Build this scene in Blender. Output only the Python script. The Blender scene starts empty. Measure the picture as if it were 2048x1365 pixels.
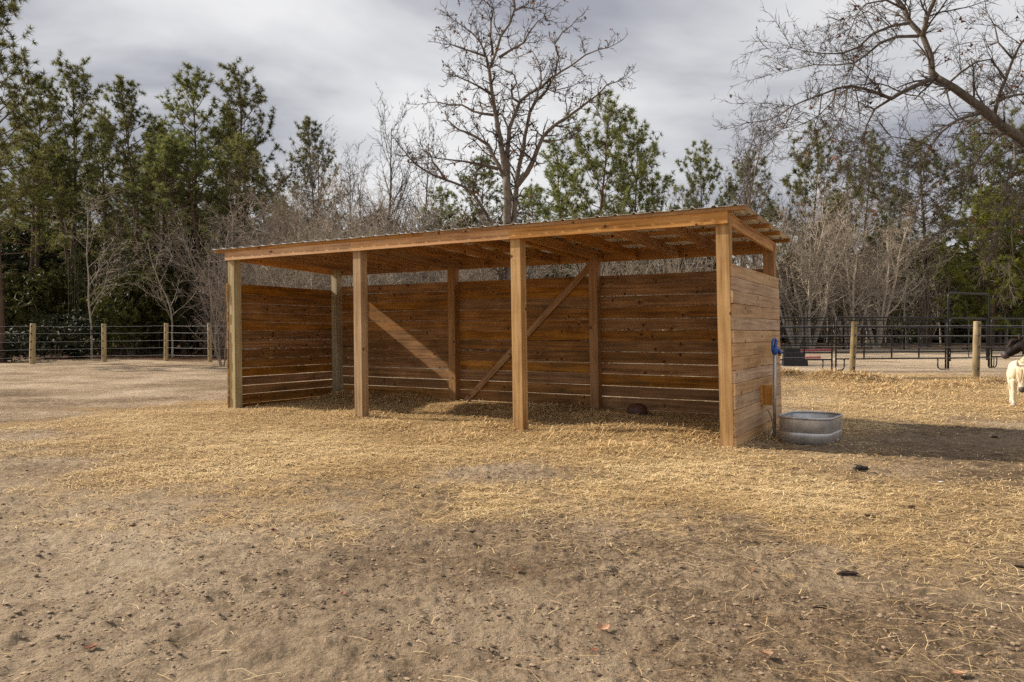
import bpy, math, random
import numpy as np
from mathutils import Vector, Matrix, Euler, Quaternion

# ------------------------------------------------------------------ camera, sky, sun, exposure
S = bpy.context.scene
COL = S.collection
R = math.radians
CAM_H = 1.229
cam_d = bpy.data.cameras.new('camera')
cam = bpy.data.objects.new('camera', cam_d)
COL.objects.link(cam)
cam.location = (0, 0, CAM_H)
cam.rotation_euler = (R(90) - 0.0102, 0, 0)
cam_d.sensor_width = 36
cam_d.lens = 36 * 1497.4 / 2048
cam_d.clip_start = 0.05
cam_d.clip_end = 3000
S.camera = cam
S.view_settings.view_transform = 'Standard'
S.view_settings.look = 'None'
S.view_settings.exposure = 0.5
S.view_settings.gamma = 1.0
S.view_settings.use_curve_mapping = False
S.render.engine = 'CYCLES'
S.cycles.use_denoising = False
S.cycles.max_bounces = 6
S.cycles.diffuse_bounces = 3
S.cycles.transparent_max_bounces = 8

SUN_DIR = Vector((-1.516, 0.504, 1.0)).normalized()      # towards the sun
SUN_EL = math.asin(SUN_DIR.z)
SUN_AZ = math.atan2(SUN_DIR.x, SUN_DIR.y)                 # clockwise from +Y

world = bpy.data.worlds.new('World')
S.world = world
world.use_nodes = True
wt = world.node_tree
wt.nodes.clear()


def wn(t, **k):
    n = wt.nodes.new(t)
    for a, b in k.items():
        setattr(n, a, b)
    return n


def wl(a, b):
    wt.links.new(a, b)


sky = wn('ShaderNodeTexSky', sky_type='NISHITA', sun_disc=False)
sky.sun_elevation = SUN_EL
sky.sun_rotation = SUN_AZ
sky.air_density = 1.2
sky.dust_density = 2.0
tc = wn('ShaderNodeTexCoord')
sep = wn('ShaderNodeSeparateXYZ')
wl(tc.outputs['Generated'], sep.inputs[0])
zz = wn('ShaderNodeMath', operation='ABSOLUTE')
wl(sep.outputs['Z'], zz.inputs[0])
za = wn('ShaderNodeMath', operation='ADD')
wl(zz.outputs[0], za.inputs[0])
za.inputs[1].default_value = 0.30
dx = wn('ShaderNodeMath', operation='DIVIDE')
wl(sep.outputs['X'], dx.inputs[0]); wl(za.outputs[0], dx.inputs[1])
dy = wn('ShaderNodeMath', operation='DIVIDE')
wl(sep.outputs['Y'], dy.inputs[0]); wl(za.outputs[0], dy.inputs[1])
cmb = wn('ShaderNodeCombineXYZ')
wl(dx.outputs[0], cmb.inputs[0]); wl(dy.outputs[0], cmb.inputs[1])
mp = wn('ShaderNodeMapping')
mp.inputs['Rotation'].default_value = (0, 0, R(28))
mp.inputs['Scale'].default_value = (0.75, 1.05, 1)
mp.inputs['Location'].default_value = (3.3, 1.2, 0)
wl(cmb.outputs[0], mp.inputs['Vector'])
nz = wn('ShaderNodeTexNoise')
nz.inputs['Scale'].default_value = 1.5
nz.inputs['Detail'].default_value = 6
nz.inputs['Roughness'].default_value = 0.5
nz.inputs['Distortion'].default_value = 0.35
wl(mp.outputs[0], nz.inputs['Vector'])
cr = wn('ShaderNodeValToRGB')
cr.color_ramp.elements[0].position = 0.39
cr.color_ramp.elements[0].color = (0.325, 0.33, 0.375, 1)
cr.color_ramp.elements[1].position = 0.63
cr.color_ramp.elements[1].color = (0.75, 0.745, 0.745, 1)
e = cr.color_ramp.elements.new(0.5)
e.color = (0.565, 0.565, 0.585, 1)
wl(nz.outputs['Fac'], cr.inputs[0])
cs = wn('ShaderNodeVectorMath', operation='SCALE')
cs.inputs['Scale'].default_value = 10.0
wl(cr.outputs[0], cs.inputs[0])
mx = wn('ShaderNodeMix', data_type='RGBA')
mx.inputs['Factor'].default_value = 0.93                 # a nearly closed layer of thin cloud
wl(sky.outputs[0], mx.inputs['A']); wl(cs.outputs[0], mx.inputs['B'])
bg = wn('ShaderNodeBackground')
bg.inputs['Strength'].default_value = 0.084
wl(mx.outputs['Result'], bg.inputs['Color'])
wo = wn('ShaderNodeOutputWorld')
wl(bg.outputs[0], wo.inputs['Surface'])

sun_d = bpy.data.lights.new('sun', 'SUN')
sun_d.energy = 5.0
sun_d.angle = R(0.9)
sun_d.color = (1.0, 0.89, 0.73)
sun = bpy.data.objects.new('sun', sun_d)
COL.objects.link(sun)
sun.rotation_euler = SUN_DIR.to_track_quat('Z', 'Y').to_euler()
sun.location = (-20, 10, 20)

# ------------------------------------------------------------------ helpers
RNG = np.random.default_rng(7)
PR = random.Random(5)
FPX = 1497.4


def px_x(px, Y):
    return (px - 1024) / FPX * Y


def px_z(py, Y):
    return CAM_H + (667.2 - py) / FPX * Y


def tag(o, label=None, cat=None, group=None, kind=None):
    if label: o['label'] = label
    if cat: o['category'] = cat
    if group: o['group'] = group
    if kind: o['kind'] = kind
    return o


def empty(name, loc=(0, 0, 0), rz=0.0):
    o = bpy.data.objects.new(name, None)
    o.empty_display_size = 0.2
    COL.objects.link(o)
    o.location = loc
    o.rotation_euler = (0, 0, rz)
    return o


def link(name, mesh, parent=None, mat=None):
    o = bpy.data.objects.new(name, mesh)
    COL.objects.link(o)
    if parent is not None:
        o.parent = parent
    if mat is not None and not mesh.materials:
        mesh.materials.append(mat)
    return o


def np_mesh(name, verts, faces, mat=None, smooth=False, attrs=None):
    """verts (N,3); faces: one (M,3)/(M,4) array or a list of such arrays"""
    me = bpy.data.meshes.new(name)
    verts = np.asarray(verts, dtype=np.float32)
    if not isinstance(faces, (list, tuple)):
        faces = [faces]
    faces = [np.asarray(f, dtype=np.int32) for f in faces if len(f)]
    me.vertices.add(len(verts))
    me.vertices.foreach_set('co', verts.ravel())
    nl = sum(f.size for f in faces)
    npoly = sum(len(f) for f in faces)
    me.loops.add(nl)
    me.loops.foreach_set('vertex_index', np.concatenate([f.ravel() for f in faces]))
    me.polygons.add(npoly)
    tot = np.concatenate([np.full(len(f), f.shape[1], dtype=np.int32) for f in faces])
    st = np.concatenate([[0], np.cumsum(tot)[:-1]]).astype(np.int32)
    me.polygons.foreach_set('loop_start', st)
    me.polygons.foreach_set('loop_total', tot)
    me.polygons.foreach_set('use_smooth', np.full(npoly, bool(smooth)))
    me.update(calc_edges=True)
    if attrs:
        for k, v in attrs.items():
            a = me.attributes.new(k, 'FLOAT', 'POINT')
            a.data.foreach_set('value', np.asarray(v, dtype=np.float32))
    if mat is not None:
        me.materials.append(mat)
    me.validate()
    return me


class MB:
    """collects shapes into one mesh"""

    def __init__(s):
        s.v = []; s.q = []; s.t = []; s.n = 0

    def add(s, v, quads=None, tris=None):
        v = np.asarray(v, dtype=float).reshape(-1, 3)
        if quads is not None and len(quads): s.q.append(np.asarray(quads) + s.n)
        if tris is not None and len(tris): s.t.append(np.asarray(tris) + s.n)
        s.v.append(v); s.n += len(v)

    def box(s, c, size, rot=None, taper=1.0):
        hx, hy, hz = [k / 2 for k in size]
        p = np.array([[x * hx * (taper if z > 0 else 1), y * hy * (taper if z > 0 else 1), z * hz]
                      for z in (-1, 1) for y in (-1, 1) for x in (-1, 1)], float)
        if rot is not None:
            p = p @ np.array(Euler(rot).to_matrix()).T
        s.add(p + np.array(c), quads=[(0, 2, 3, 1), (4, 5, 7, 6), (0, 1, 5, 4), (2, 6, 7, 3), (0, 4, 6, 2), (1, 3, 7, 5)])

    def tube(s, pts, rad, n=8, cap=True):
        pts = [Vector(p) for p in pts]
        if not hasattr(rad, '__len__'): rad = [rad] * len(pts)
        m = len(pts); rings = []; u = None
        for i in range(m):
            d = (pts[min(i + 1, m - 1)] - pts[max(i - 1, 0)]).normalized()
            if u is None:
                ref = Vector((0, 0, 1)) if abs(d.z) < 0.9 else Vector((1, 0, 0))
                u = d.cross(ref).normalized()
            else:
                u = (u - d * u.dot(d)).normalized()
            w = d.cross(u)
            for k in range(n):
                a = 2 * math.pi * k / n
                rings.append(pts[i] + (u * math.cos(a) + w * math.sin(a)) * rad[i])
        q = []
        for i in range(m - 1):
            for k in range(n):
                k2 = (k + 1) % n
                q.append((i * n + k, i * n + k2, (i + 1) * n + k2, (i + 1) * n + k))
        t = []
        if cap:
            c0 = len(rings); rings.append(pts[0]); c1 = len(rings); rings.append(pts[-1])
            for k in range(n):
                k2 = (k + 1) % n
                t.append((c0, k2, k)); t.append((c1, (m - 1) * n + k, (m - 1) * n + k2))
        s.add([tuple(r) for r in rings], quads=q, tris=t)

    def lathe(s, prof, n=16, c=(0, 0, 0)):
        v = []; q = []
        for r, z in prof:
            for k in range(n):
                a = 2 * math.pi * k / n
                v.append((c[0] + r * math.cos(a), c[1] + r * math.sin(a), c[2] + z))
        for i in range(len(prof) - 1):
            for k in range(n):
                k2 = (k + 1) % n
                q.append((i * n + k, i * n + k2, (i + 1) * n + k2, (i + 1) * n + k))
        s.add(v, quads=q)

    def mesh(s, name, mat=None, smooth=False, attrs=None):
        fs = []
        if s.q: fs.append(np.concatenate(s.q))
        if s.t: fs.append(np.concatenate(s.t))
        return np_mesh(name, np.concatenate(s.v), fs, mat, smooth, attrs)

    def build(s, name, mat, parent=None, smooth=False):
        return link(name, s.mesh(name, mat, smooth), parent)


def segs_mesh_arrays(P0, P1, R0, R1, n=3):
    """independent frustums, vectorised"""
    P0 = np.asarray(P0, float); P1 = np.asarray(P1, float); R0 = np.asarray(R0, float); R1 = np.asarray(R1, float)
    d = P1 - P0
    L = np.linalg.norm(d, axis=1, keepdims=True) + 1e-9
    d = d / L
    P1 = P1 + d * (R1[:, None] * 0.4)
    ref = np.where(np.abs(d[:, 2:3]) < 0.9, np.array([[0, 0, 1.0]]), np.array([[1.0, 0, 0]]))
    u = np.cross(d, ref); u /= np.linalg.norm(u, axis=1, keepdims=True)
    w = np.cross(d, u)
    ang = np.arange(n) * 2 * np.pi / n
    ca = np.cos(ang)[None, :, None]; sa = np.sin(ang)[None, :, None]
    ring = u[:, None, :] * ca + w[:, None, :] * sa
    V = np.concatenate([P0[:, None, :] + ring * R0[:, None, None], P1[:, None, :] + ring * R1[:, None, None]], axis=1)
    N = len(P0)
    base = (np.arange(N) * 2 * n)[:, None]
    k = np.arange(n)[None, :]; k2 = (k + 1) % n
    F = np.stack([base + k, base + k2, base + n + k2, base + n + k], axis=2).reshape(-1, 4)
    return V.reshape(-1, 3), F


# value noise
_TAB = np.random.default_rng(11).random((16, 256, 256))


def vnoise(x, y, k=0):
    t = _TAB[k % 16]
    xi = np.floor(x).astype(int); yi = np.floor(y).astype(int)
    fx = x - xi; fy = y - yi
    fx = fx * fx * (3 - 2 * fx); fy = fy * fy * (3 - 2 * fy)
    a = t[xi & 255, yi & 255]; b = t[(xi + 1) & 255, yi & 255]
    c = t[xi & 255, (yi + 1) & 255]; d = t[(xi + 1) & 255, (yi + 1) & 255]
    return (a * (1 - fx) + b * fx) * (1 - fy) + (c * (1 - fx) + d * fx) * fy - 0.5


def fbm(x, y, oct=4, k=0, gain=0.5):
    s = 0; a = 1.0
    for i in range(oct):
        s = s + a * vnoise(x * 2 ** i + 17.3 * i, y * 2 ** i + 5.1 * i, k + i)
        a *= gain
    return s


def sstep(e0, e1, x):
    t = np.clip((x - e0) / (e1 - e0), 0, 1)
    return t * t * (3 - 2 * t)


# ------------------------------------------------------------------ materials
def newmat(name):
    m = bpy.data.materials.new(name)
    m.use_nodes = True
    nt = m.node_tree
    nt.nodes.clear()
    out = nt.nodes.new('ShaderNodeOutputMaterial')
    p = nt.nodes.new('ShaderNodeBsdfPrincipled')
    nt.links.new(p.outputs[0], out.inputs[0])

    def N(t, ins=None, **k):
        n = nt.nodes.new(t)
        for a, b in k.items():
            setattr(n, a, b)
        for a, b in (ins or {}).items():
            if isinstance(b, bpy.types.NodeSocket):
                nt.links.new(b, n.inputs[a])
            else:
                n.inputs[a].default_value = b
        return n
    return m, nt, N, p, out


def setin(nt, node, name, val):
    if isinstance(val, bpy.types.NodeSocket):
        nt.links.new(val, node.inputs[name])
    else:
        node.inputs[name].default_value = val


def ramp(N, fac, stops):
    r = N('ShaderNodeValToRGB', {'Fac': fac})
    el = r.color_ramp.elements
    while len(el) < len(stops):
        el.new(0.5)
    for e_, (p_, c_) in zip(el, stops):
        e_.position = p_
        e_.color = (*c_, 1) if len(c_) == 3 else c_
    return r.outputs[0]


def g3(v):
    return (v, v, v)


def wood(name, dark, mid, light, rough=0.75, knots=0.84, stain=None, var=0.30, grain=1.0, spec=0.25):
    """sawn pine: grain runs along local X"""
    m, nt, N, p, out = newmat(name)
    tcn = N('ShaderNodeTexCoord')
    oi = N('ShaderNodeObjectInfo')
    off = N('ShaderNodeVectorMath', {0: (37.0, 91.0, 53.0)}, operation='SCALE')
    nt.links.new(oi.outputs['Random'], off.inputs['Scale'])
    add = N('ShaderNodeVectorMath', {0: tcn.outputs['Object'], 1: off.outputs[0]}, operation='ADD')
    co = add.outputs[0]
    # warp around knots
    sx = N('ShaderNodeSeparateXYZ', {0: co})
    yz = N('ShaderNodeMath', {0: sx.outputs['Y'], 1: sx.outputs['Z']}, operation='ADD')
    flat = N('ShaderNodeCombineXYZ', {'X': sx.outputs['X'], 'Y': yz.outputs[0]})
    vor = N('ShaderNodeTexVoronoi', {'Vector': flat.outputs[0], 'Scale': 4.6, 'Randomness': 1.0}, voronoi_dimensions='2D')
    sepc = N('ShaderNodeSeparateColor', {0: vor.outputs['Color']})
    gate = N('ShaderNodeMath', {0: sepc.outputs[0], 1: knots}, operation='GREATER_THAN')
    near = N('ShaderNodeMapRange', {'Value': vor.outputs['Distance'], 'From Min': 0.0, 'From Max': 0.42, 'To Min': 1.0, 'To Max': 0.0})
    kw = N('ShaderNodeMath', {0: near.outputs[0], 1: gate.outputs[0]}, operation='MULTIPLY')
    wv = N('ShaderNodeCombineXYZ', {'Y': kw.outputs[0], 'Z': kw.outputs[0]})
    wsc = N('ShaderNodeVectorMath', {0: wv.outputs[0], 'Scale': 0.035}, operation='SCALE')
    co2 = N('ShaderNodeVectorMath', {0: co, 1: wsc.outputs[0]}, operation='ADD').outputs[0]
    mpn = N('ShaderNodeMapping', {'Vector': co2, 'Scale': (0.9, 22.0, 26.0)})
    n1 = N('ShaderNodeTexNoise', {'Vector': mpn.outputs[0], 'Scale': 1.0, 'Detail': 4.0, 'Roughness': 0.6, 'Distortion': 0.4})
    mp2 = N('ShaderNodeMapping', {'Vector': co2, 'Scale': (2.5, 120.0, 120.0)})
    n2 = N('ShaderNodeTexNoise', {'Vector': mp2.outputs[0], 'Scale': 1.0, 'Detail': 3.0, 'Roughness': 0.7})
    n3 = N('ShaderNodeTexNoise', {'Vector': co, 'Scale': 2.1, 'Detail': 4.0, 'Roughness': 0.6})
    s1 = N('ShaderNodeMath', {0: n1.outputs[0], 1: 0.62 * grain}, operation='MULTIPLY')
    s2 = N('ShaderNodeMath', {0: n2.outputs[0], 1: 0.22 * grain, 2: s1.outputs[0]}, operation='MULTIPLY_ADD')
    s3 = N('ShaderNodeMath', {0: n3.outputs[0], 1: 0.34, 2: s2.outputs[0]}, operation='MULTIPLY_ADD')
    c = ramp(N, s3.outputs[0], [(0.46, dark), (0.58, mid), (0.71, light)])
    # knots
    kk = N('ShaderNodeMapRange', {'Value': vor.outputs['Distance'], 'From Min': 0.05, 'From Max': 0.125, 'To Min': 1.0, 'To Max': 0.0})
    kf = N('ShaderNodeMath', {0: kk.outputs[0], 1: gate.outputs[0]}, operation='MULTIPLY')
    kd = N('ShaderNodeMix', {'Factor': kf.outputs[0], 'A': c, 'B': (dark[0] * 0.28, dark[1] * 0.22, dark[2] * 0.2, 1)}, data_type='RGBA')
    col = kd.outputs['Result']
    # board to board variation
    hv = N('ShaderNodeMapRange', {'Value': oi.outputs['Random'], 'To Min': 1.0 - var, 'To Max': 1.0 + var * 0.55})
    sat = N('ShaderNodeMath', {0: oi.outputs['Random'], 1: 7.13}, operation='MULTIPLY')
    fr = N('ShaderNodeMath', {0: sat.outputs[0]}, operation='FRACT')
    sv = N('ShaderNodeMapRange', {'Value': fr.outputs[0], 'To Min': 0.86, 'To Max': 1.14})
    hs = N('ShaderNodeHueSaturation', {'Color': col, 'Value': hv.outputs[0], 'Saturation': sv.outputs[0]})
    col = hs.outputs[0]
    if stain:
        n4 = N('ShaderNodeTexNoise', {'Vector': N('ShaderNodeMapping', {'Vector': co, 'Scale': (0.8, 3.0, 5.0)}).outputs[0], 'Scale': 1.4, 'Detail': 3.0})
        sf = N('ShaderNodeMapRange', {'Value': n4.outputs[0], 'From Min': 0.5, 'From Max': 0.72, 'To Max': 0.75})
        col = N('ShaderNodeMix', {'Factor': sf.outputs[0], 'A': col, 'B': (*stain, 1)}, data_type='RGBA').outputs['Result']
    setin(nt, p, 'Base Color', col)
    p.inputs['Roughness'].default_value = rough
    p.inputs['Specular IOR Level'].default_value = spec
    bm = N('ShaderNodeBump', {'Height': s2.outputs[0], 'Strength': 0.35, 'Distance': 0.006})
    nt.links.new(bm.outputs[0], p.inputs['Normal'])
    return m


def plain(name, col, rough=0.6, metal=0.0, noise=0.15, scale=14.0, spec=0.4, bump=0.0):
    m, nt, N, p, out = newmat(name)
    tcn = N('ShaderNodeTexCoord')
    n1 = N('ShaderNodeTexNoise', {'Vector': tcn.outputs['Object'], 'Scale': scale, 'Detail': 5.0, 'Roughness': 0.65})
    lo = tuple(c * (1 - noise) for c in col); hi = tuple(min(1, c * (1 + noise)) for c in col)
    setin(nt, p, 'Base Color', ramp(N, n1.outputs[0], [(0.3, lo), (0.7, hi)]))
    p.inputs['Roughness'].default_value = rough
    p.inputs['Metallic'].default_value = metal
    p.inputs['Specular IOR Level'].default_value = spec
    if bump:
        bm = N('ShaderNodeBump', {'Height': n1.outputs[0], 'Strength': 0.5, 'Distance': bump})
        nt.links.new(bm.outputs[0], p.inputs['Normal'])
    return m


def bark(name, dark, light, scale=3.0, rough=0.9):
    m, nt, N, p, out = newmat(name)
    tcn = N('ShaderNodeTexCoord')
    oi = N('ShaderNodeObjectInfo')
    mpn = N('ShaderNodeMapping', {'Vector': tcn.outputs['Object'], 'Scale': (6.0, 6.0, 1.6)})
    n1 = N('ShaderNodeTexNoise', {'Vector': mpn.outputs[0], 'Scale': scale, 'Detail': 6.0, 'Roughness': 0.7})
    n2 = N('ShaderNodeTexNoise', {'Vector': tcn.outputs['Object'], 'Scale': 0.8, 'Detail': 3.0})
    a = N('ShaderNodeMath', {0: n2.outputs[0], 1: 0.5, 2: n1.outputs[0]}, operation='MULTIPLY_ADD')
    c = ramp(N, a.outputs[0], [(0.5, dark), (0.98, light)])
    hv = N('ShaderNodeMapRange', {'Value': oi.outputs['Random'], 'To Min': 0.75, 'To Max': 1.2})
    hs = N('ShaderNodeHueSaturation', {'Color': c, 'Value': hv.outputs[0]})
    setin(nt, p, 'Base Color', hs.outputs[0])
    p.inputs['Roughness'].default_value = rough
    p.inputs['Specular IOR Level'].default_value = 0.15
    bm = N('ShaderNodeBump', {'Height': n1.outputs[0], 'Strength': 0.7, 'Distance': 0.03})
    nt.links.new(bm.outputs[0], p.inputs['Normal'])
    return m


def leafy(name, dark, light, trans=0.25, var=0.25):
    """foliage: colour varies leaf by leaf through the point attribute rnd"""
    m, nt, N, p, out = newmat(name)
    at_ = N('ShaderNodeAttribute', attribute_name='rnd')
    oi = N('ShaderNodeObjectInfo')
    c = ramp(N, at_.outputs['Fac'], [(0.0, dark), (1.0, light)])
    hv = N('ShaderNodeMapRange', {'Value': oi.outputs['Random'], 'To Min': 1 - var, 'To Max': 1 + var})
    hu = N('ShaderNodeMapRange', {'Value': oi.outputs['Random'], 'To Min': 0.485, 'To Max': 0.515})
    hs = N('ShaderNodeHueSaturation', {'Color': c, 'Value': hv.outputs[0], 'Hue': hu.outputs[0]})
    setin(nt, p, 'Base Color', hs.outputs[0])
    p.inputs['Roughness'].default_value = 0.65
    p.inputs['Specular IOR Level'].default_value = 0.2
    if trans:
        tr = N('ShaderNodeBsdfTranslucent', {'Color': hs.outputs[0]})
        mixs = N('ShaderNodeMixShader', {0: trans})
        nt.links.new(p.outputs[0], mixs.inputs[1]); nt.links.new(tr.outputs[0], mixs.inputs[2])
        nt.links.new(mixs.outputs[0], out.inputs[0])
    return m


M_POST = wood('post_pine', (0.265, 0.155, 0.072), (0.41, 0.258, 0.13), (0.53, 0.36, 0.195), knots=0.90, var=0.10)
M_POSTG = wood('post_green_treated', (0.25, 0.20, 0.105), (0.38, 0.31, 0.185), (0.48, 0.41, 0.26), knots=0.95, var=0.08)
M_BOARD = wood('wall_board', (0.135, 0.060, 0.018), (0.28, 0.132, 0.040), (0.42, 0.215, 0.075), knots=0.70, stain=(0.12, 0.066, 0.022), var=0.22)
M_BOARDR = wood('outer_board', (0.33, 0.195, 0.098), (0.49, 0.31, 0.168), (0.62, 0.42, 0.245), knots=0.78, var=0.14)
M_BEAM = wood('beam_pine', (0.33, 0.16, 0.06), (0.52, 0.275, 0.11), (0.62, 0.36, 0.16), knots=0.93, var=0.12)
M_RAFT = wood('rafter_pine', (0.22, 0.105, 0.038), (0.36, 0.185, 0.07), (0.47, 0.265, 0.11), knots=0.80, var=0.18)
M_FPOST = wood('fence_post_wood', (0.22, 0.165, 0.085), (0.34, 0.262, 0.145), (0.45, 0.36, 0.215), knots=0.92, var=0.15)
M_BLACK = plain('black_powder_coat', (0.011, 0.011, 0.013), 0.48, 0.0, 0.3, 30, 0.4)
M_BPLAST = plain('black_plastic', (0.02, 0.021, 0.025), 0.55, 0.0, 0.3, 20, 0.4)
M_WIRE = plain('fence_wire', (0.55, 0.55, 0.56), 0.4, 0.4, 0.1)
M_INS = plain('insulator_black', (0.02, 0.02, 0.02), 0.5)
M_BLUE = plain('blue_enamel', (0.012, 0.075, 0.33), 0.35, 0.0, 0.2, 20, 0.5)
M_PIPE = plain('galvanised_pipe', (0.45, 0.45, 0.45), 0.42, 0.75, 0.2, 25)
M_RED = plain('faded_red_paint', (0.52, 0.10, 0.12), 0.5, 0.0, 0.2)
M_WHITE = plain('white_plastic', (0.75, 0.74, 0.7), 0.5)
M_BROWN = plain('brown_leather', (0.075, 0.035, 0.022), 0.55, 0.0, 0.3, 12)
M_DUNG = plain('dark_dung', (0.028, 0.024, 0.022), 0.95, 0.0, 0.4, 25, 0.2, 0.02)
M_BARKCHIP = plain('dark_bark', (0.05, 0.032, 0.024), 0.95, 0.0, 0.4, 40, 0.2, 0.01)
M_LEAFBR = plain('dry_leaf', (0.21, 0.085, 0.045), 0.8, 0.0, 0.35, 30)
M_LEAFTAN = plain('pale_dry_leaf', (0.42, 0.23, 0.135), 0.8, 0.0, 0.3, 30)
M_LEAFDK = plain('dark_dry_leaf', (0.10, 0.033, 0.022), 0.8, 0.0, 0.35, 30)
M_OAK = bark('oak_bark', (0.075, 0.060, 0.048), (0.26, 0.22, 0.18), 2.4)
M_OAKTW = plain('oak_twig', (0.082, 0.066, 0.055), 0.9, 0, 0.3, 3)
M_PINEB = bark('pine_bark', (0.07, 0.045, 0.033), (0.20, 0.135, 0.10), 2.0)
M_PALE = bark('pale_bark', (0.22, 0.185, 0.145), (0.52, 0.46, 0.38), 2.6)
M_PALETW = plain('pale_twig', (0.43, 0.365, 0.29), 0.9, 0, 0.3, 2)
M_GREYB = bark('grey_bark', (0.14, 0.115, 0.09), (0.34, 0.285, 0.225), 2.6)
M_GREYTW = plain('grey_twig', (0.255, 0.205, 0.16), 0.9, 0, 0.35, 2)
M_NEEDLE = leafy('pine_needles', (0.064, 0.080, 0.022), (0.275, 0.275, 0.090), 0.45)
M_NEEDLEY = leafy('yellow_green_needles', (0.10, 0.125, 0.018), (0.33, 0.35, 0.07), 0.42, 0.1)
M_BUSH = leafy('evergreen_leaves', (0.012, 0.019, 0.008), (0.045, 0.052, 0.020), 0.12, 0.35)
M_BUSHY = leafy('olive_leaves', (0.035, 0.040, 0.011), (0.115, 0.112, 0.028), 0.25, 0.3)
M_BAMBOO = leafy('bamboo_leaves', (0.028, 0.034, 0.011), (0.075, 0.085, 0.028), 0.3, 0.2)
M_WOODMASS = leafy('distant_foliage', (0.028, 0.038, 0.018), (0.115, 0.105, 0.06), 0.1, 0.0)
M_OAKLEAF = leafy('clinging_oak_leaves', (0.08, 0.032, 0.02), (0.24, 0.115, 0.06), 0.2, 0.0)


def straw_mat():
    m, nt, N, p, out = newmat('straw')
    at_ = N('ShaderNodeAttribute', attribute_name='rnd')
    c = ramp(N, at_.outputs['Fac'], [(0.0, (0.20, 0.125, 0.06)), (0.3, (0.46, 0.30, 0.135)), (0.65, (0.71, 0.505, 0.25)), (1.0, (0.86, 0.69, 0.41))])
    setin(nt, p, 'Base Color', c)
    p.inputs['Roughness'].default_value = 0.6
    p.inputs['Specular IOR Level'].default_value = 0.3
    return m


M_STRAW = straw_mat()


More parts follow.
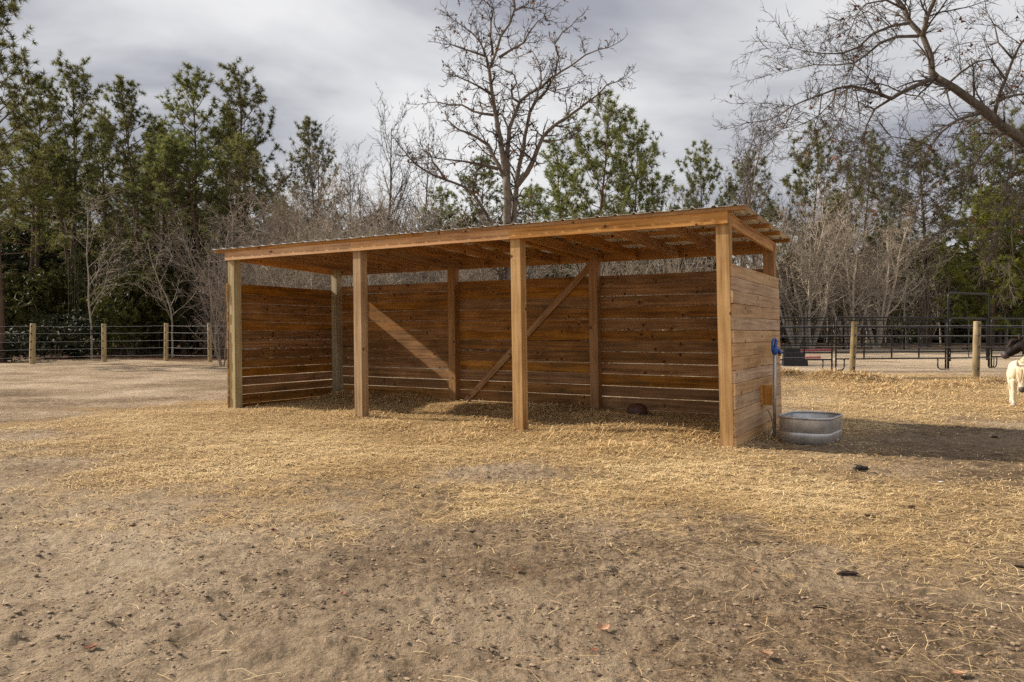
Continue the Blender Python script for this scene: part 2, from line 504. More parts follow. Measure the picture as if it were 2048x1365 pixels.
def ground_mat():
    m, nt, N, p, out = newmat('paddock_ground')
    geo = N('ShaderNodeNewGeometry')
    P = geo.outputs['Position']
    st = N('ShaderNodeAttribute', attribute_name='straw').outputs['Fac']
    li = N('ShaderNodeAttribute', attribute_name='litter').outputs['Fac']
    sa = N('ShaderNodeAttribute', attribute_name='sand').outputs['Fac']
    dk = N('ShaderNodeAttribute', attribute_name='muck_shadow').outputs['Fac']
    nA = N('ShaderNodeTexNoise', {'Vector': P, 'Scale': 0.55, 'Detail': 6.0, 'Roughness': 0.62})
    nB = N('ShaderNodeTexNoise', {'Vector': P, 'Scale': 7.0, 'Detail': 8.0, 'Roughness': 0.72})
    nC = N('ShaderNodeTexNoise', {'Vector': P, 'Scale': 55.0, 'Detail': 5.0, 'Roughness': 0.75})
    nD = N('ShaderNodeTexNoise', {'Vector': P, 'Scale': 260.0, 'Detail': 2.0, 'Roughness': 0.7})
    a1 = N('ShaderNodeMath', {0: nB.outputs[0], 1: 0.55}, operation='MULTIPLY')
    a2 = N('ShaderNodeMath', {0: nA.outputs[0], 1: 0.55, 2: a1.outputs[0]}, operation='MULTIPLY_ADD')
    a3 = N('ShaderNodeMath', {0: nC.outputs[0], 1: 0.30, 2: a2.outputs[0]}, operation='MULTIPLY_ADD')
    dirt = ramp(N, a3.outputs[0], [(0.54, (0.11, 0.072, 0.043)), (0.63, (0.27, 0.190, 0.118)), (0.71, (0.415, 0.310, 0.210)), (0.82, (0.57, 0.455, 0.335))])
    muck_shadow = ramp(N, a3.outputs[0], [(0.50, (0.08, 0.053, 0.033)), (0.66, (0.22, 0.145, 0.085)), (0.86, (0.35, 0.245, 0.15))])
    c = N('ShaderNodeMix', {'Factor': dk, 'A': dirt, 'B': muck_shadow}, data_type='RGBA').outputs['Result']
    # dark earth crumbs, with the shade of crevices painted into the colour
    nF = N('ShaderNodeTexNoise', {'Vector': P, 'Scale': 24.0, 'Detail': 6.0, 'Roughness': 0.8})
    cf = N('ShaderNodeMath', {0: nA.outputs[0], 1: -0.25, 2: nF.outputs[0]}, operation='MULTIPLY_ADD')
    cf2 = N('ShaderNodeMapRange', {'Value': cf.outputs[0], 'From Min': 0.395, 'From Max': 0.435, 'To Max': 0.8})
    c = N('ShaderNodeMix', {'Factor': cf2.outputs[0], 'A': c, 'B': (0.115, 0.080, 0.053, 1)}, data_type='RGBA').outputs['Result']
    # light arena sand
    sand = ramp(N, a3.outputs[0], [(0.53, (0.25, 0.185, 0.125)), (0.68, (0.50, 0.385, 0.265)), (0.88, (0.63, 0.52, 0.38))])
    c = N('ShaderNodeMix', {'Factor': sa, 'A': c, 'B': sand}, data_type='RGBA').outputs['Result']
    # leaf litter of the wood
    nE = N('ShaderNodeTexNoise', {'Vector': P, 'Scale': 3.0, 'Detail': 8.0, 'Roughness': 0.8})
    lit = ramp(N, nE.outputs[0], [(0.35, (0.05, 0.026, 0.015)), (0.55, (0.13, 0.068, 0.038)), (0.75, (0.24, 0.14, 0.085))])
    c = N('ShaderNodeMix', {'Factor': li, 'A': c, 'B': lit}, data_type='RGBA').outputs['Result']
    # chaff and broken straw trodden into the ground
    mp1 = N('ShaderNodeMapping', {'Vector': P, 'Rotation': (0, 0, 0.5), 'Scale': (11.0, 95.0, 30.0)})
    w1 = N('ShaderNodeTexNoise', {'Vector': mp1.outputs[0], 'Scale': 1.0, 'Detail': 4.0, 'Roughness': 0.7, 'Distortion': 1.2})
    mp2 = N('ShaderNodeMapping', {'Vector': P, 'Rotation': (0, 0, -0.7), 'Scale': (95.0, 11.0, 30.0)})
    w2 = N('ShaderNodeTexNoise', {'Vector': mp2.outputs[0], 'Scale': 1.0, 'Detail': 4.0, 'Roughness': 0.7, 'Distortion': 1.2})
    wm = N('ShaderNodeMath', {0: w1.outputs[0], 1: w2.outputs[0]}, operation='MAXIMUM')
    strawc = ramp(N, wm.outputs[0], [(0.44, (0.19, 0.12, 0.06)), (0.55, (0.43, 0.285, 0.135)), (0.66, (0.66, 0.475, 0.24))])
    sm = N('ShaderNodeMath', {0: nB.outputs[0], 1: 0.5}, operation='SUBTRACT')
    sm2 = N('ShaderNodeMath', {0: sm.outputs[0], 1: 1.5, 2: st}, operation='MULTIPLY_ADD')
    sm3 = N('ShaderNodeMapRange', {'Value': sm2.outputs[0], 'From Min': 0.12, 'From Max': 0.85})
    c = N('ShaderNodeMix', {'Factor': sm3.outputs[0], 'A': c, 'B': strawc}, data_type='RGBA').outputs['Result']
    setin(nt, p, 'Base Color', c)
    p.inputs['Roughness'].default_value = 0.95
    p.inputs['Specular IOR Level'].default_value = 0.12
    hsum = N('ShaderNodeMath', {0: nC.outputs[0], 1: 1.1}, operation='MULTIPLY')
    hs2 = N('ShaderNodeMath', {0: nB.outputs[0], 1: 1.6, 2: hsum.outputs[0]}, operation='MULTIPLY_ADD')
    hs2b = N('ShaderNodeMath', {0: nF.outputs[0], 1: 1.0, 2: hs2.outputs[0]}, operation='MULTIPLY_ADD')
    v1 = N('ShaderNodeTexVoronoi', {'Vector': P, 'Scale': 19.0, 'Randomness': 1.0})
    v2 = N('ShaderNodeTexVoronoi', {'Vector': P, 'Scale': 52.0, 'Randomness': 1.0})
    vs = N('ShaderNodeMath', {0: v1.outputs['Distance'], 1: -0.75, 2: hs2b.outputs[0]}, operation='MULTIPLY_ADD')
    hs2b = N('ShaderNodeMath', {0: v2.outputs['Distance'], 1: -0.45, 2: vs.outputs[0]}, operation='MULTIPLY_ADD')
    hs3 = N('ShaderNodeMath', {0: nD.outputs[0], 1: 0.16, 2: hs2b.outputs[0]}, operation='MULTIPLY_ADD')
    bm = N('ShaderNodeBump', {'Height': hs3.outputs[0], 'Strength': 1.0, 'Distance': 0.030})
    nt.links.new(bm.outputs[0], p.inputs['Normal'])
    return m


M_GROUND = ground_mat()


def metal_mat(name, lo, hi, rough, sc=9.0, met=0.85, sp=0.22):
    m, nt, N, p, out = newmat(name)
    tcn = N('ShaderNodeTexCoord')
    v = N('ShaderNodeTexVoronoi', {'Vector': tcn.outputs['Object'], 'Scale': 55.0})
    n1 = N('ShaderNodeTexNoise', {'Vector': tcn.outputs['Object'], 'Scale': sc, 'Detail': 6.0, 'Roughness': 0.65})
    sc_ = N('ShaderNodeSeparateColor', {0: v.outputs['Color']})
    a = N('ShaderNodeMath', {0: sc_.outputs[0], 1: sp, 2: n1.outputs[0]}, operation='MULTIPLY_ADD')
    setin(nt, p, 'Base Color', ramp(N, a.outputs[0], [(0.35, g3(lo)), (0.8, g3(hi))]))
    p.inputs['Metallic'].default_value = met
    rr = N('ShaderNodeMapRange', {'Value': a.outputs[0], 'To Min': rough - 0.1, 'To Max': rough + 0.12})
    nt.links.new(rr.outputs[0], p.inputs['Roughness'])
    return m


M_GALV = metal_mat('galvanised_tank', 0.46, 0.68, 0.40, met=0.78, sp=0.10)
M_ROOF = metal_mat('galvalume_roof', 0.62, 0.78, 0.45, met=0.25)

# ------------------------------------------------------------------ shed frame of reference
YAW = 0.53227
CC, SS = math.cos(YAW), math.sin(YAW)
X0, Y0 = 2.37534, 8.0533


def AB(a, b):
    return X0 - a * CC + b * SS, Y0 + a * SS + b * CC


def toab(x, y):
    ddx = x - X0; ddy = y - Y0
    return -ddx * CC + ddy * SS, ddx * SS + ddy * CC


def W(a, b, z):
    """shed coordinates (a left along the front, b towards the back) with the slight lean of the posts"""
    k = float(np.interp(a, [0, 2.6, 5.25, 7.94], [0.024, 0.0175, 0.013, 0.0115]))
    x, y = AB(a + k * z - (0.008 if a < 0.3 else 0), b)
    return Vector((x, y, z))


DEP = 2.339          # rear posts start here
PW = 0.14
PA = [0.0, 2.599, 5.248, 7.942]

# ------------------------------------------------------------------ ground
STRAW_POLY = np.array([(-6.3, 11.2), (-5.0, 12.0), (-4.6, 13.4), (-3.0, 14.4), (0.5, 12.8), (4.2, 10.6), (5.2, 12.5), (7.5, 20.0), (10.7, 22.2), (14.8, 20.9), (17.5, 19.3),
                       (15.0, 13.0), (9.0, 10.6), (5.5, 10.4), (3.9, 9.6), (2.9, 8.3), (2.75, 7.6), (3.4, 6.95), (4.6, 6.5), (6.5, 6.4), (6.0, 4.9), (3.4, 4.7), (1.8, 5.3), (0.95, 6.1),
                       (0.3, 6.9), (-0.4, 6.9), (-0.95, 6.3), (-1.85, 6.0), (-2.9, 6.6), (-4.1, 8.2), (-6.2, 10.0)])


def poly_sd(x, y, poly):
    """signed distance, positive inside"""
    d = np.full(x.shape, 1e9); ins = np.zeros(x.shape, bool)
    n = len(poly)
    for i in range(n):
        x0, y0 = poly[i]; x1, y1 = poly[(i + 1) % n]
        ex, ey = x1 - x0, y1 - y0
        t = np.clip(((x - x0) * ex + (y - y0) * ey) / (ex * ex + ey * ey), 0, 1)
        d = np.minimum(d, np.hypot(x - x0 - t * ex, y - y0 - t * ey))
        c = ((y0 > y) != (y1 > y)) & (x < (x1 - x0) * (y - y0) / (y1 - y0 + 1e-12) + x0)
        ins ^= c
    return np.where(ins, d, -d)


def straw_mask(x, y):
    sd = poly_sd(x, y, STRAW_POLY)
    n = fbm(x * 0.9, y * 0.9, 4, 3) * 1.1 + fbm(x * 4, y * 4, 3, 6) * 0.5
    m = sstep(-2.0, 1.3, sd + n * 1.9)
    sparse = 0.22 * sstep(-3.5, -0.2, sd + n) * sstep(0.2, 1.5, x + 1.2)
    sparse = np.maximum(sparse, 0.5 * np.exp(-(((x + 4.6) / 1.9) ** 2 + ((y - 8.6) / 1.7) ** 2)) * sstep(-0.35, 0.4, n))
    m = np.maximum(m, sparse)
    # worn dirt patches
    m = m * (1 - 0.65 * np.exp(-(((x - 0.35) / 0.75) ** 2 + ((y - 6.55) / 0.42) ** 2)))
    m = m * (1 - 0.75 * np.exp(-(((x - 3.2) / 0.75) ** 2 + ((y - 8.0) / 0.6) ** 2)))
    m = m * (1 - 0.42 * sstep(1.8, 3.4, x) * sstep(7.4, 6.2, y))
    return np.clip(m, 0, 1)


def mound(x, y):
    """bedding piled up inside the shed and hay heaps near the fence"""
    a, b = toab(x, y)
    ins = sstep(-0.3, 0.3, a) * sstep(8.25, 7.7, a) * sstep(0.2, 1.6, b) * sstep(3.0, 2.45, b)
    h = ins * (0.045 + 0.06 * np.clip(fbm(x * 1.3, y * 1.3, 3, 5) + 0.2, 0, 1))
    for hx, hy, hr, hh in HEAPS:
        h = h + hh * np.exp(-((x - hx) ** 2 + ((y - hy) * 0.8) ** 2) / hr ** 2)
    return h


HEAPS = [(px_x(1578, 20.8), 20.8, 0.45, 0.20), (px_x(1652, 19.7), 19.7, 0.5, 0.20), (px_x(1716, 18.8), 18.8, 0.5, 0.16), (px_x(1752, 19.2), 19.2, 0.45, 0.11), (px_x(1765, 16.5), 16.5, 0.5, 0.07),
         (px_x(1900, 17.5), 17.5, 0.8, 0.07), (px_x(1990, 18.5), 18.5, 0.6, 0.07), (px_x(1800, 15.0), 15.0, 0.7, 0.05), AB(7.2, 1.75) + (0.4, 0.10), AB(6.1, 2.1) + (0.5, 0.10), AB(1.5, 0.75) + (0.55, 0.05), AB(0.7, 0.4) + (0.4, 0.05), AB(4.6, 1.6) + (0.5, 0.06), AB(3.3, 1.9) + (0.45, 0.05), AB(2.2, 1.4) + (0.4, 0.04),
         AB(1.9, -0.25) + (0.35, 0.035), AB(3.2, 0.1) + (0.4, 0.03), AB(4.4, -0.5) + (0.35, 0.03), AB(5.6, 0.3) + (0.4, 0.03), AB(6.9, 0.0) + (0.45, 0.03), AB(2.9, -0.9) + (0.3, 0.025), AB(0.9, -0.8) + (0.35, 0.03)]


def ground_h(x, y, fine=True):
    r = np.hypot(x, y)
    h = 0.31 * sstep(20, 52, y) + 0.03 * fbm(x * 0.25, y * 0.25, 3, 1) * sstep(3, 8, r)
    if fine:
        near = sstep(34, 6, r)
        a, b = toab(x, y)
        calm = 1 - 0.75 * sstep(-1.2, 0, a) * sstep(9, 8, a) * sstep(-1.0, 0.0, b) * sstep(3.2, 2.6, b)
        h = h + (0.028 * fbm(x * 1.1, y * 1.1, 3, 2) + 0.014 * fbm(x * 4.0, y * 4.0, 3, 4)) * (0.35 + 0.65 * near) * calm
        rg = 1 - 2 * np.abs(fbm(x * 5.2, y * 5.2, 4, 9, 0.6))
        h = h + 0.010 * (rg - 0.6) * near * calm
        h = h + 0.015 * fbm(x * 17, y * 17, 3, 8, 0.7) * near
        h = h + mound(x, y)
    return h


def hz(x, y, fine=False):
    return float(ground_h(np.array([float(x)]), np.array([float(y)]), fine)[0])


def build_ground():
    rad = np.concatenate([[0.0, 0.6], np.geomspace(1.2, 60, 470), np.geomspace(63, 900, 30)])
    dense = np.linspace(-R(44), R(44), 561)
    rest = np.linspace(R(44), 2 * math.pi - R(44), 42)[1:-1]
    ang = np.concatenate([dense, rest])
    nr, na = len(rad), len(ang)
    RR, AA = np.meshgrid(rad, ang, indexing='ij')
    x = RR * np.sin(AA); y = RR * np.cos(AA)
    z = ground_h(x, y)
    # hoof prints and scuffs
    rng = np.random.default_rng(3)
    nd = 420
    dr = np.sqrt(rng.uniform(1.5 ** 2, 12 ** 2, nd)) * rng.uniform(0.45, 1, nd)
    da = rng.uniform(-R(40), R(40), nd)
    sdm = straw_mask(dr * np.sin(da), dr * np.cos(da))
    for i in range(nd):
        if dr[i] < 1.6 or sdm[i] > 0.75: continue
        cx, cy = dr[i] * math.sin(da[i]), dr[i] * math.cos(da[i])
        rr = rng.uniform(0.05, 0.11); dp = rng.uniform(0.004, 0.012)
        i0, i1 = np.searchsorted(rad, [dr[i] - 0.35, dr[i] + 0.35])
        w = 0.35 / dr[i]
        j0, j1 = np.searchsorted(dense, [da[i] - w, da[i] + w])
        th = rng.uniform(0, math.pi); el = rng.uniform(0.6, 1.0)
        ddx = x[i0:i1, j0:j1] - cx; ddy = y[i0:i1, j0:j1] - cy
        u = ddx * math.cos(th) + ddy * math.sin(th); v = (-ddx * math.sin(th) + ddy * math.cos(th)) / el
        d2 = (u * u + v * v) / rr ** 2
        z[i0:i1, j0:j1] += -dp * np.exp(-d2 ** 1.6) + dp * 0.55 * np.exp(-((np.sqrt(d2) - 1.35) / 0.35) ** 2) * (0.6 + 0.6 * np.sign(u))
    straw = straw_mask(x, y)
    a, b = toab(x, y)
    # litter: beyond the left fence, and the forest floor behind
    nb = fbm(x * 0.4, y * 0.4, 4, 2) * 5
    edge = 29.0 + np.where(x < 0, -0.12 * (x + 12), 0.9 * np.clip(x, 0, 12) * 0.0)
    litter = sstep(-0.7, 0.7, y - (edge + 2.2) + nb * 0.45) * (x < 6)
    litter = np.maximum(litter, sstep(-1.5, 1.5, y - 49 + nb))
    litter = np.maximum(litter, sstep(1.0, 3.0, -x - 13.5 - 0.45 * (y - 12) + nb * 0.3) * sstep(14, 18, y))
    # arena
    sand = sstep(23.2, 24.4, y + nb * 0.12) * sstep(46, 44, y) * sstep(4, 5, x)
    pale = 0.5 * sstep(0.5, -2.0, x) * sstep(8.5, 5.0, y) + 0.25 * sstep(13, 18, y) * sstep(3, -1, x) + 0.35 * sstep(0.25, 0.5, fbm(x * 0.35, y * 0.35, 3, 12) + 0.25) * sstep(5, 3, y)
    sand = np.clip(np.maximum(sand, pale * (1 - litter)), 0, 1)
    muck_shadow = 0.75 * np.exp(-(((x - 4.6) / 2.6) ** 2 + ((y - 8.2) / 1.1) ** 2)) + 0.55 * sstep(0.05, 0.3, fbm(x * 0.5 + 3, y * 0.5, 4, 7)) * sstep(2.0, 3.0, y) * sstep(14, 8, y) + 0.35 * sstep(0.5, 2.5, x) * sstep(8, 5, y) + 0.8 * sstep(0.0, 0.22, fbm(x * 0.16 + 9, y * 0.75, 4, 11)) * sstep(9, 13, y) * sstep(1, -2, x)  # brown muck, plus shadow streaks painted dark across the left mid-ground
    V = np.stack([x, y, z], axis=2).reshape(-1, 3)
    i = np.arange(nr - 1)[:, None]; j = np.arange(na)[None, :]; j2 = (j + 1) % na
    F = np.stack([i * na + j, i * na + j2, (i + 1) * na + j2, (i + 1) * na + j], axis=2).reshape(-1, 4)[:, ::-1]
    me = np_mesh('ground', V, F, M_GROUND, True, {'straw': straw.ravel(), 'litter': litter.ravel(), 'sand': sand.ravel(), 'muck_shadow': np.clip(muck_shadow, 0, 1).ravel()})
    o = link('ground', me)
    tag(o, 'sandy paddock ground with trodden straw', None, None, 'structure')


build_ground()


# ------------------------------------------------------------------ straw, clods
def strands(pos, length, width, yaw, pitch, bend, name, lift=0.004):
    """thin bent ribbons: two quads each, lying on the ground"""
    N_ = len(pos)
    d = np.stack([np.cos(yaw) * np.cos(pitch), np.sin(yaw) * np.cos(pitch), np.sin(pitch)], axis=1)
    s = np.stack([-np.sin(yaw + bend * 0.5), np.cos(yaw + bend * 0.5), np.zeros(N_)], axis=1)
    d2 = np.stack([np.cos(yaw + bend) * np.cos(pitch), np.sin(yaw + bend) * np.cos(pitch), -np.sin(pitch) * 0.7], axis=1)
    p0 = pos - d * (length / 2)[:, None]; p1 = pos + np.array([0, 0, 1.0]) * (length * 0.03)[:, None]; p2 = pos + d2 * (length / 2)[:, None]
    w = s * (width / 2)[:, None]
    up = np.array([0, 0, lift])
    V = np.stack([p0 - w + up, p0 + w + up, p1 - w + up * 2, p1 + w + up * 2, p2 - w + up, p2 + w + up], axis=1).reshape(-1, 3)
    b = (np.arange(N_) * 6)[:, None]
    F = np.concatenate([b + np.array([[0, 1, 3, 2]]), b + np.array([[2, 3, 5, 4]])])
    return V, F


def build_straw():
    rng = np.random.default_rng(21)
    Vs, Fs, As = [], [], []
    n0 = 0

    def put(n, xr, yr, fn, L, Wd, pit, keep=1.0):
        nonlocal n0
        x = rng.uniform(*xr, n); y = rng.uniform(*yr, n)
        ok = np.abs(x) < y * 0.75 + 0.4
        x, y = x[ok], y[ok]
        m = fn(x, y)
        ok = rng.random(len(x)) < m * keep
        x, y = x[ok], y[ok]
        k = len(x)
        z = ground_h(x, y)
        le = rng.uniform(*L, k); wd = rng.uniform(*Wd, k)
        base = rng.normal(-0.30, 0.62, k)
        V, F = strands(np.stack([x, y, z + np.abs(rng.normal(0, 0.006, k))], 1), le, wd, base + (rng.random(k) < 0.3) * math.pi / 2, rng.normal(0, pit, k), rng.normal(0, 0.22, k), '')
        Vs.append(V); Fs.append(F + n0); n0 += len(V)
        tone = np.clip(rng.beta(2.2, 2.0, k) + 0.45 * fbm(x * 0.9, y * 0.9, 4, 13), 0, 1)
        As.append(np.repeat(tone, 6))

    dense = lambda x, y: straw_mask(x, y) ** 1.7
    put(250000, (-6.5, 6.0), (5.6, 14.5), dense, (0.03, 0.13), (0.0026, 0.0054), 0.2)
    put(70000, (-4.5, 5.0), (3.2, 5.6), dense, (0.03, 0.13), (0.0018, 0.0036), 0.16)
    put(95000, (3.0, 17.0), (9.5, 23.0), dense, (0.07, 0.22), (0.005, 0.010), 0.25)
    put(16000, (-3, 4.5), (2.4, 6.5), lambda x, y: 0.05 + 0.95 * straw_mask(x, y), (0.04, 0.15), (0.0013, 0.0028), 0.12, 0.7)
    put(7000, (0, 4.0), (2.0, 6.0), lambda x, y: sstep(0.0, 1.6, x) * (fbm(x * 1.1, y * 1.1, 3, 2) > -0.05), (0.06, 0.20), (0.0010, 0.0022), 0.10, 0.36)
    put(5000, (-6, 2), (2.0, 9.0), lambda x, y: 0.10 + 0 * x, (0.03, 0.10), (0.0015, 0.003), 0.1, 1.0)
    # heaps
    for hx, hy, hr, hh in HEAPS:
        n = 900
        x = rng.normal(hx, hr * 0.75, n); y = rng.normal(hy, hr * 0.75, n)
        z = ground_h(x, y)
        big = 1.8 if hy > 13.5 else 1.0
        V, F = strands(np.stack([x, y, z + np.abs(rng.normal(0, 0.012, n))], 1), rng.uniform(0.08, 0.2, n) * big, rng.uniform(0.005, 0.008, n) * big, rng.uniform(0, 6.3, n), rng.normal(0, 0.4, n), rng.normal(0, 0.6, n), '')
        Vs.append(V); Fs.append(F + n0); n0 += len(V); As.append(np.repeat(np.clip(rng.beta(2.0, 2.4, n), 0, 1), 6))
    me = np_mesh('straw', np.concatenate(Vs), np.concatenate(Fs), M_STRAW, False, {'rnd': np.concatenate(As)})
    tag(link('straw', me), 'golden straw and hay spread around the shed', 'straw', None, 'stuff')


build_straw()


def lump(rng, r, flat=0.6, sub=1):
    """an uneven clod"""
    import bmesh
    bm = bmesh.new()
    bmesh.ops.create_icosphere(bm, subdivisions=sub, radius=r)
    for v in bm.verts:
        k = 1 + rng.uniform(-0.28, 0.28)
        v.co = Vector((v.co.x * k, v.co.y * k * 0.8, v.co.z * flat * k))
    V = np.array([v.co[:] for v in bm.verts]); F = np.array([[v.index for v in f.verts] for f in bm.faces])
    bm.free()
    return V, F


def build_clods():
    rng = random.Random(9)
    nr = np.random.default_rng(10)
    protos = [lump(rng, 1.0, 0.34, 1) for _ in range(6)]
    n = 26000
    r = np.sqrt(nr.uniform(1.7 ** 2, 9.5 ** 2, n)) * nr.uniform(0.35, 1, n)
    an = nr.uniform(-R(38), R(38), n)
    x = r * np.sin(an); y = r * np.cos(an)
    ok = (r > 1.7) & (straw_mask(x, y) < 0.6) & (fbm(x * 1.6, y * 1.6, 4, 6) > -0.12)
    x, y, r = x[ok], y[ok], r[ok]
    z = ground_h(x, y)
    Vs, Fs, n0 = [], [], 0
    for i in range(len(x)):
        V, F = protos[i % 6]
        s = min(0.016 if r[i] < 4.5 else 0.024, 0.003 + nr.exponential(0.0030)) * (0.7 + 0.09 * r[i])
        a = nr.uniform(0, 6.28)
        ca, sa = math.cos(a), math.sin(a)
        Rm = np.array([[ca, -sa, 0], [sa, ca, 0], [0, 0, 1]])
        Vs.append((V * s) @ Rm.T + np.array([x[i], y[i], z[i] + s * 0.12])); Fs.append(F + n0); n0 += len(V)
    mt = leafy('clod_earth', (0.095, 0.064, 0.041), (0.42, 0.31, 0.21), 0.0, 0.0)
    tag(link('dirt_clods', np_mesh('dirt_clods', np.concatenate(Vs), np.concatenate(Fs), mt, False, {'rnd': np.repeat(nr.random(len(Vs)) ** 1.3, len(protos[0][0]))})), 'small crumbs of trodden earth in the foreground', 'clods', None, 'stuff')


build_clods()

# ------------------------------------------------------------------ the shed
shed = empty('run_in_shed', (X0, Y0, 0))
tag(shed, 'open fronted wooden run-in shed with metal roof in the paddock', 'shed')
SHI = Matrix.Translation((-X0, -Y0, 0))


def board_mesh(L, t, h, seg=5, jit=0.0015, key=0):
    rg = random.Random(key)
    v = []
    for i in range(seg + 1):
        x = -L / 2 + L * i / seg
        jt = rg.uniform(-jit, jit); jb = rg.uniform(-jit, jit); jy = rg.uniform(-jit, jit)
        for (yy, zz_) in ((-t / 2, -h / 2 + jb), (t / 2, -h / 2 + jb), (t / 2, h / 2 + jt), (-t / 2, h / 2 + jt)):
            v.append((x, yy + jy, zz_))
    q = []
    for i in range(seg):
        for k in range(4):
            k2 = (k + 1) % 4
            q.append((i * 4 + k, (i + 1) * 4 + k, (i + 1) * 4 + k2, i * 4 + k2))
    q.append((0, 1, 2, 3)); q.append((seg * 4 + 3, seg * 4 + 2, seg * 4 + 1, seg * 4))
    return np_mesh('board', np.array(v), np.array(q))


_bk = [0]


def board(name, p0, p1, t, h, mat, parent=None, up=(0, 0, 1), seg=5, jit=0.0015):
    """sawn timber from p0 to p1 (world), thickness t sideways, height h along up"""
    p0 = Vector(p0); p1 = Vector(p1)
    d = p1 - p0
    L = d.length
    ex = d.normalized()
    ez = Vector(up); ez = (ez - ex * ez.dot(ex)).normalized()
    ey = ez.cross(ex)
    _bk[0] += 1
    me = board_mesh(L, t, h, seg, jit, _bk[0])
    o = link(name, me, parent or shed, mat)
    M = Matrix((ex, ey, ez)).transposed().to_4x4()
    M.translation = (p0 + p1) / 2
    o.matrix_local = SHI @ M
    return o


BDIR = Vector((SS, CC, 0))
ADIR = Vector((-CC, SS, 0))

# posts
ZF = 2.413     # underside of the front beam
ZR = 2.329     # underside of the rear beam
for i, a in enumerate(PA):
    mt = M_POSTG if i == 3 else M_POST
    board('post', W(a + PW / 2, PW / 2, -0.25), W(a + PW / 2, PW / 2, ZF + 0.12), PW, PW, mt, up=BDIR, seg=2, jit=0.001)
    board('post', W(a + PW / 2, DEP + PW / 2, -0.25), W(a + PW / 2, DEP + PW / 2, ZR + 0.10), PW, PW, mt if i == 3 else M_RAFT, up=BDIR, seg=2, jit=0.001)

# wall boards
LEFT_Z = [2.045, 1.885, 1.732, 1.576, 1.418, 1.273, 1.122, 0.969, 0.809, 0.654, 0.512, 0.363, 0.218, 0.064, -0.08]
BACK_Z = [2.117, 1.965, 1.798, 1.632, 1.450, 1.279, 1.113, 0.947, 0.775, 0.606, 0.428, 0.264, 0.085, -0.06]
RIGHT_Z = [1.983, 1.839, 1.696, 1.554, 1.41, 1.265, 1.125, 0.974, 0.828, 0.689, 0.548, 0.404, 0.26, 0.108, -0.06]
rb = random.Random(4)
BT = 0.030
for i in range(14):
    gap = 0.006 if i < 6 else rb.choice([0.004, 0.007, 0.012, 0.010])
    if i == 0: gap = 0.005
    z0, z1 = LEFT_Z[i + 1] + gap / 2, LEFT_Z[i] - gap / 2
    aw = PA[3] + PW + BT / 2
    zm = (z0 + z1) / 2
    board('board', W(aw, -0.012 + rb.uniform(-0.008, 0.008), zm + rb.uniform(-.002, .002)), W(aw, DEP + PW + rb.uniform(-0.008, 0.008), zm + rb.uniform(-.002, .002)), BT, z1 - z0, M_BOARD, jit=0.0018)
for i in range(14):
    gap = 0.006
    z0, z1 = RIGHT_Z[i + 1] + gap / 2, RIGHT_Z[i] - gap / 2
    zm = (z0 + z1) / 2
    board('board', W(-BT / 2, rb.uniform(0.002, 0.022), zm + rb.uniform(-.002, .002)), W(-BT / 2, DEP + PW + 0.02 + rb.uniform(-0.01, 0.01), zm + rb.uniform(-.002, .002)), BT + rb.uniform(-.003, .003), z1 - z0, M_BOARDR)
for bay in range(3):
    a0 = -0.005 if bay == 0 else PA[bay] + PW / 2 + 0.002
    a1 = PA[bay + 1] + PW / 2 - 0.002 if bay < 2 else PA[3] + PW - 0.002
    for i in range(13):
        gap = rb.choice([0.004, 0.006, 0.008]) if i < 7 else rb.choice([0.007, 0.010, 0.012])
        if bay == 2 and i in (5, 6): gap = 0.002
        zo = rb.uniform(-0.003, 0.003)
        z0, z1 = BACK_Z[i + 1] + gap / 2 + zo, BACK_Z[i] - gap / 2 + zo
        zm = (z0 + z1) / 2
        bb = DEP + PW + BT / 2 + rb.uniform(0, 0.004)
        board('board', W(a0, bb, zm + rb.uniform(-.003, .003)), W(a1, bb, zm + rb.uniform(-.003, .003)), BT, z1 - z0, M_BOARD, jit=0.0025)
# diagonal brace in the middle bay
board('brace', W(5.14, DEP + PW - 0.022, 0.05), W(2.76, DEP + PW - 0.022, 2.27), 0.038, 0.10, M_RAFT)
# beams: three lengths along the front, three along the back
BH = 0.132
ends = [0.0, PA[1] + PW, PA[2] + PW, PA[3] + PW + 0.03]
sag = [0.0, 0.004, 0.0, 0.0]
for k in range(3):
    a0, a1 = ends[k] + 0.001, ends[k + 1] - 0.001
    board('beam', W(a0, -0.019, ZF + BH / 2 + sag[k]), W(a1, -0.019, ZF + BH / 2 + sag[k + 1]), 0.038, BH, M_BEAM)
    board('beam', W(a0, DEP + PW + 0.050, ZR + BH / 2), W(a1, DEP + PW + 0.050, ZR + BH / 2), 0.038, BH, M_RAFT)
# rafters
raf = [0.020]
for k in range(3):
    s0, s1 = PA[k], PA[k + 1]
    for j in (1, 2, 3):
        raf.append(s0 + PW / 2 + (s1 - s0) * j / 4)
    if k < 2:
        raf += [s1 - 0.021, s1 + PW + 0.021]
raf.append(PA[3] + PW - 0.020)


def roof_z(b):            # underside of the purlins
    return ZF + BH + (ZR - ZF) * (b / (DEP + PW + 0.03))


for k, a in enumerate(raf):
    rim = k in (0, len(raf) - 1)
    b1 = DEP + PW + 0.066 if rim else DEP + PW + 0.030
    board('rafter', W(a, 0.002, roof_z(0) - BH / 2 - 0.002), W(a, b1, roof_z(b1) - BH / 2 - 0.002), 0.038, BH, M_BEAM if rim else M_RAFT)
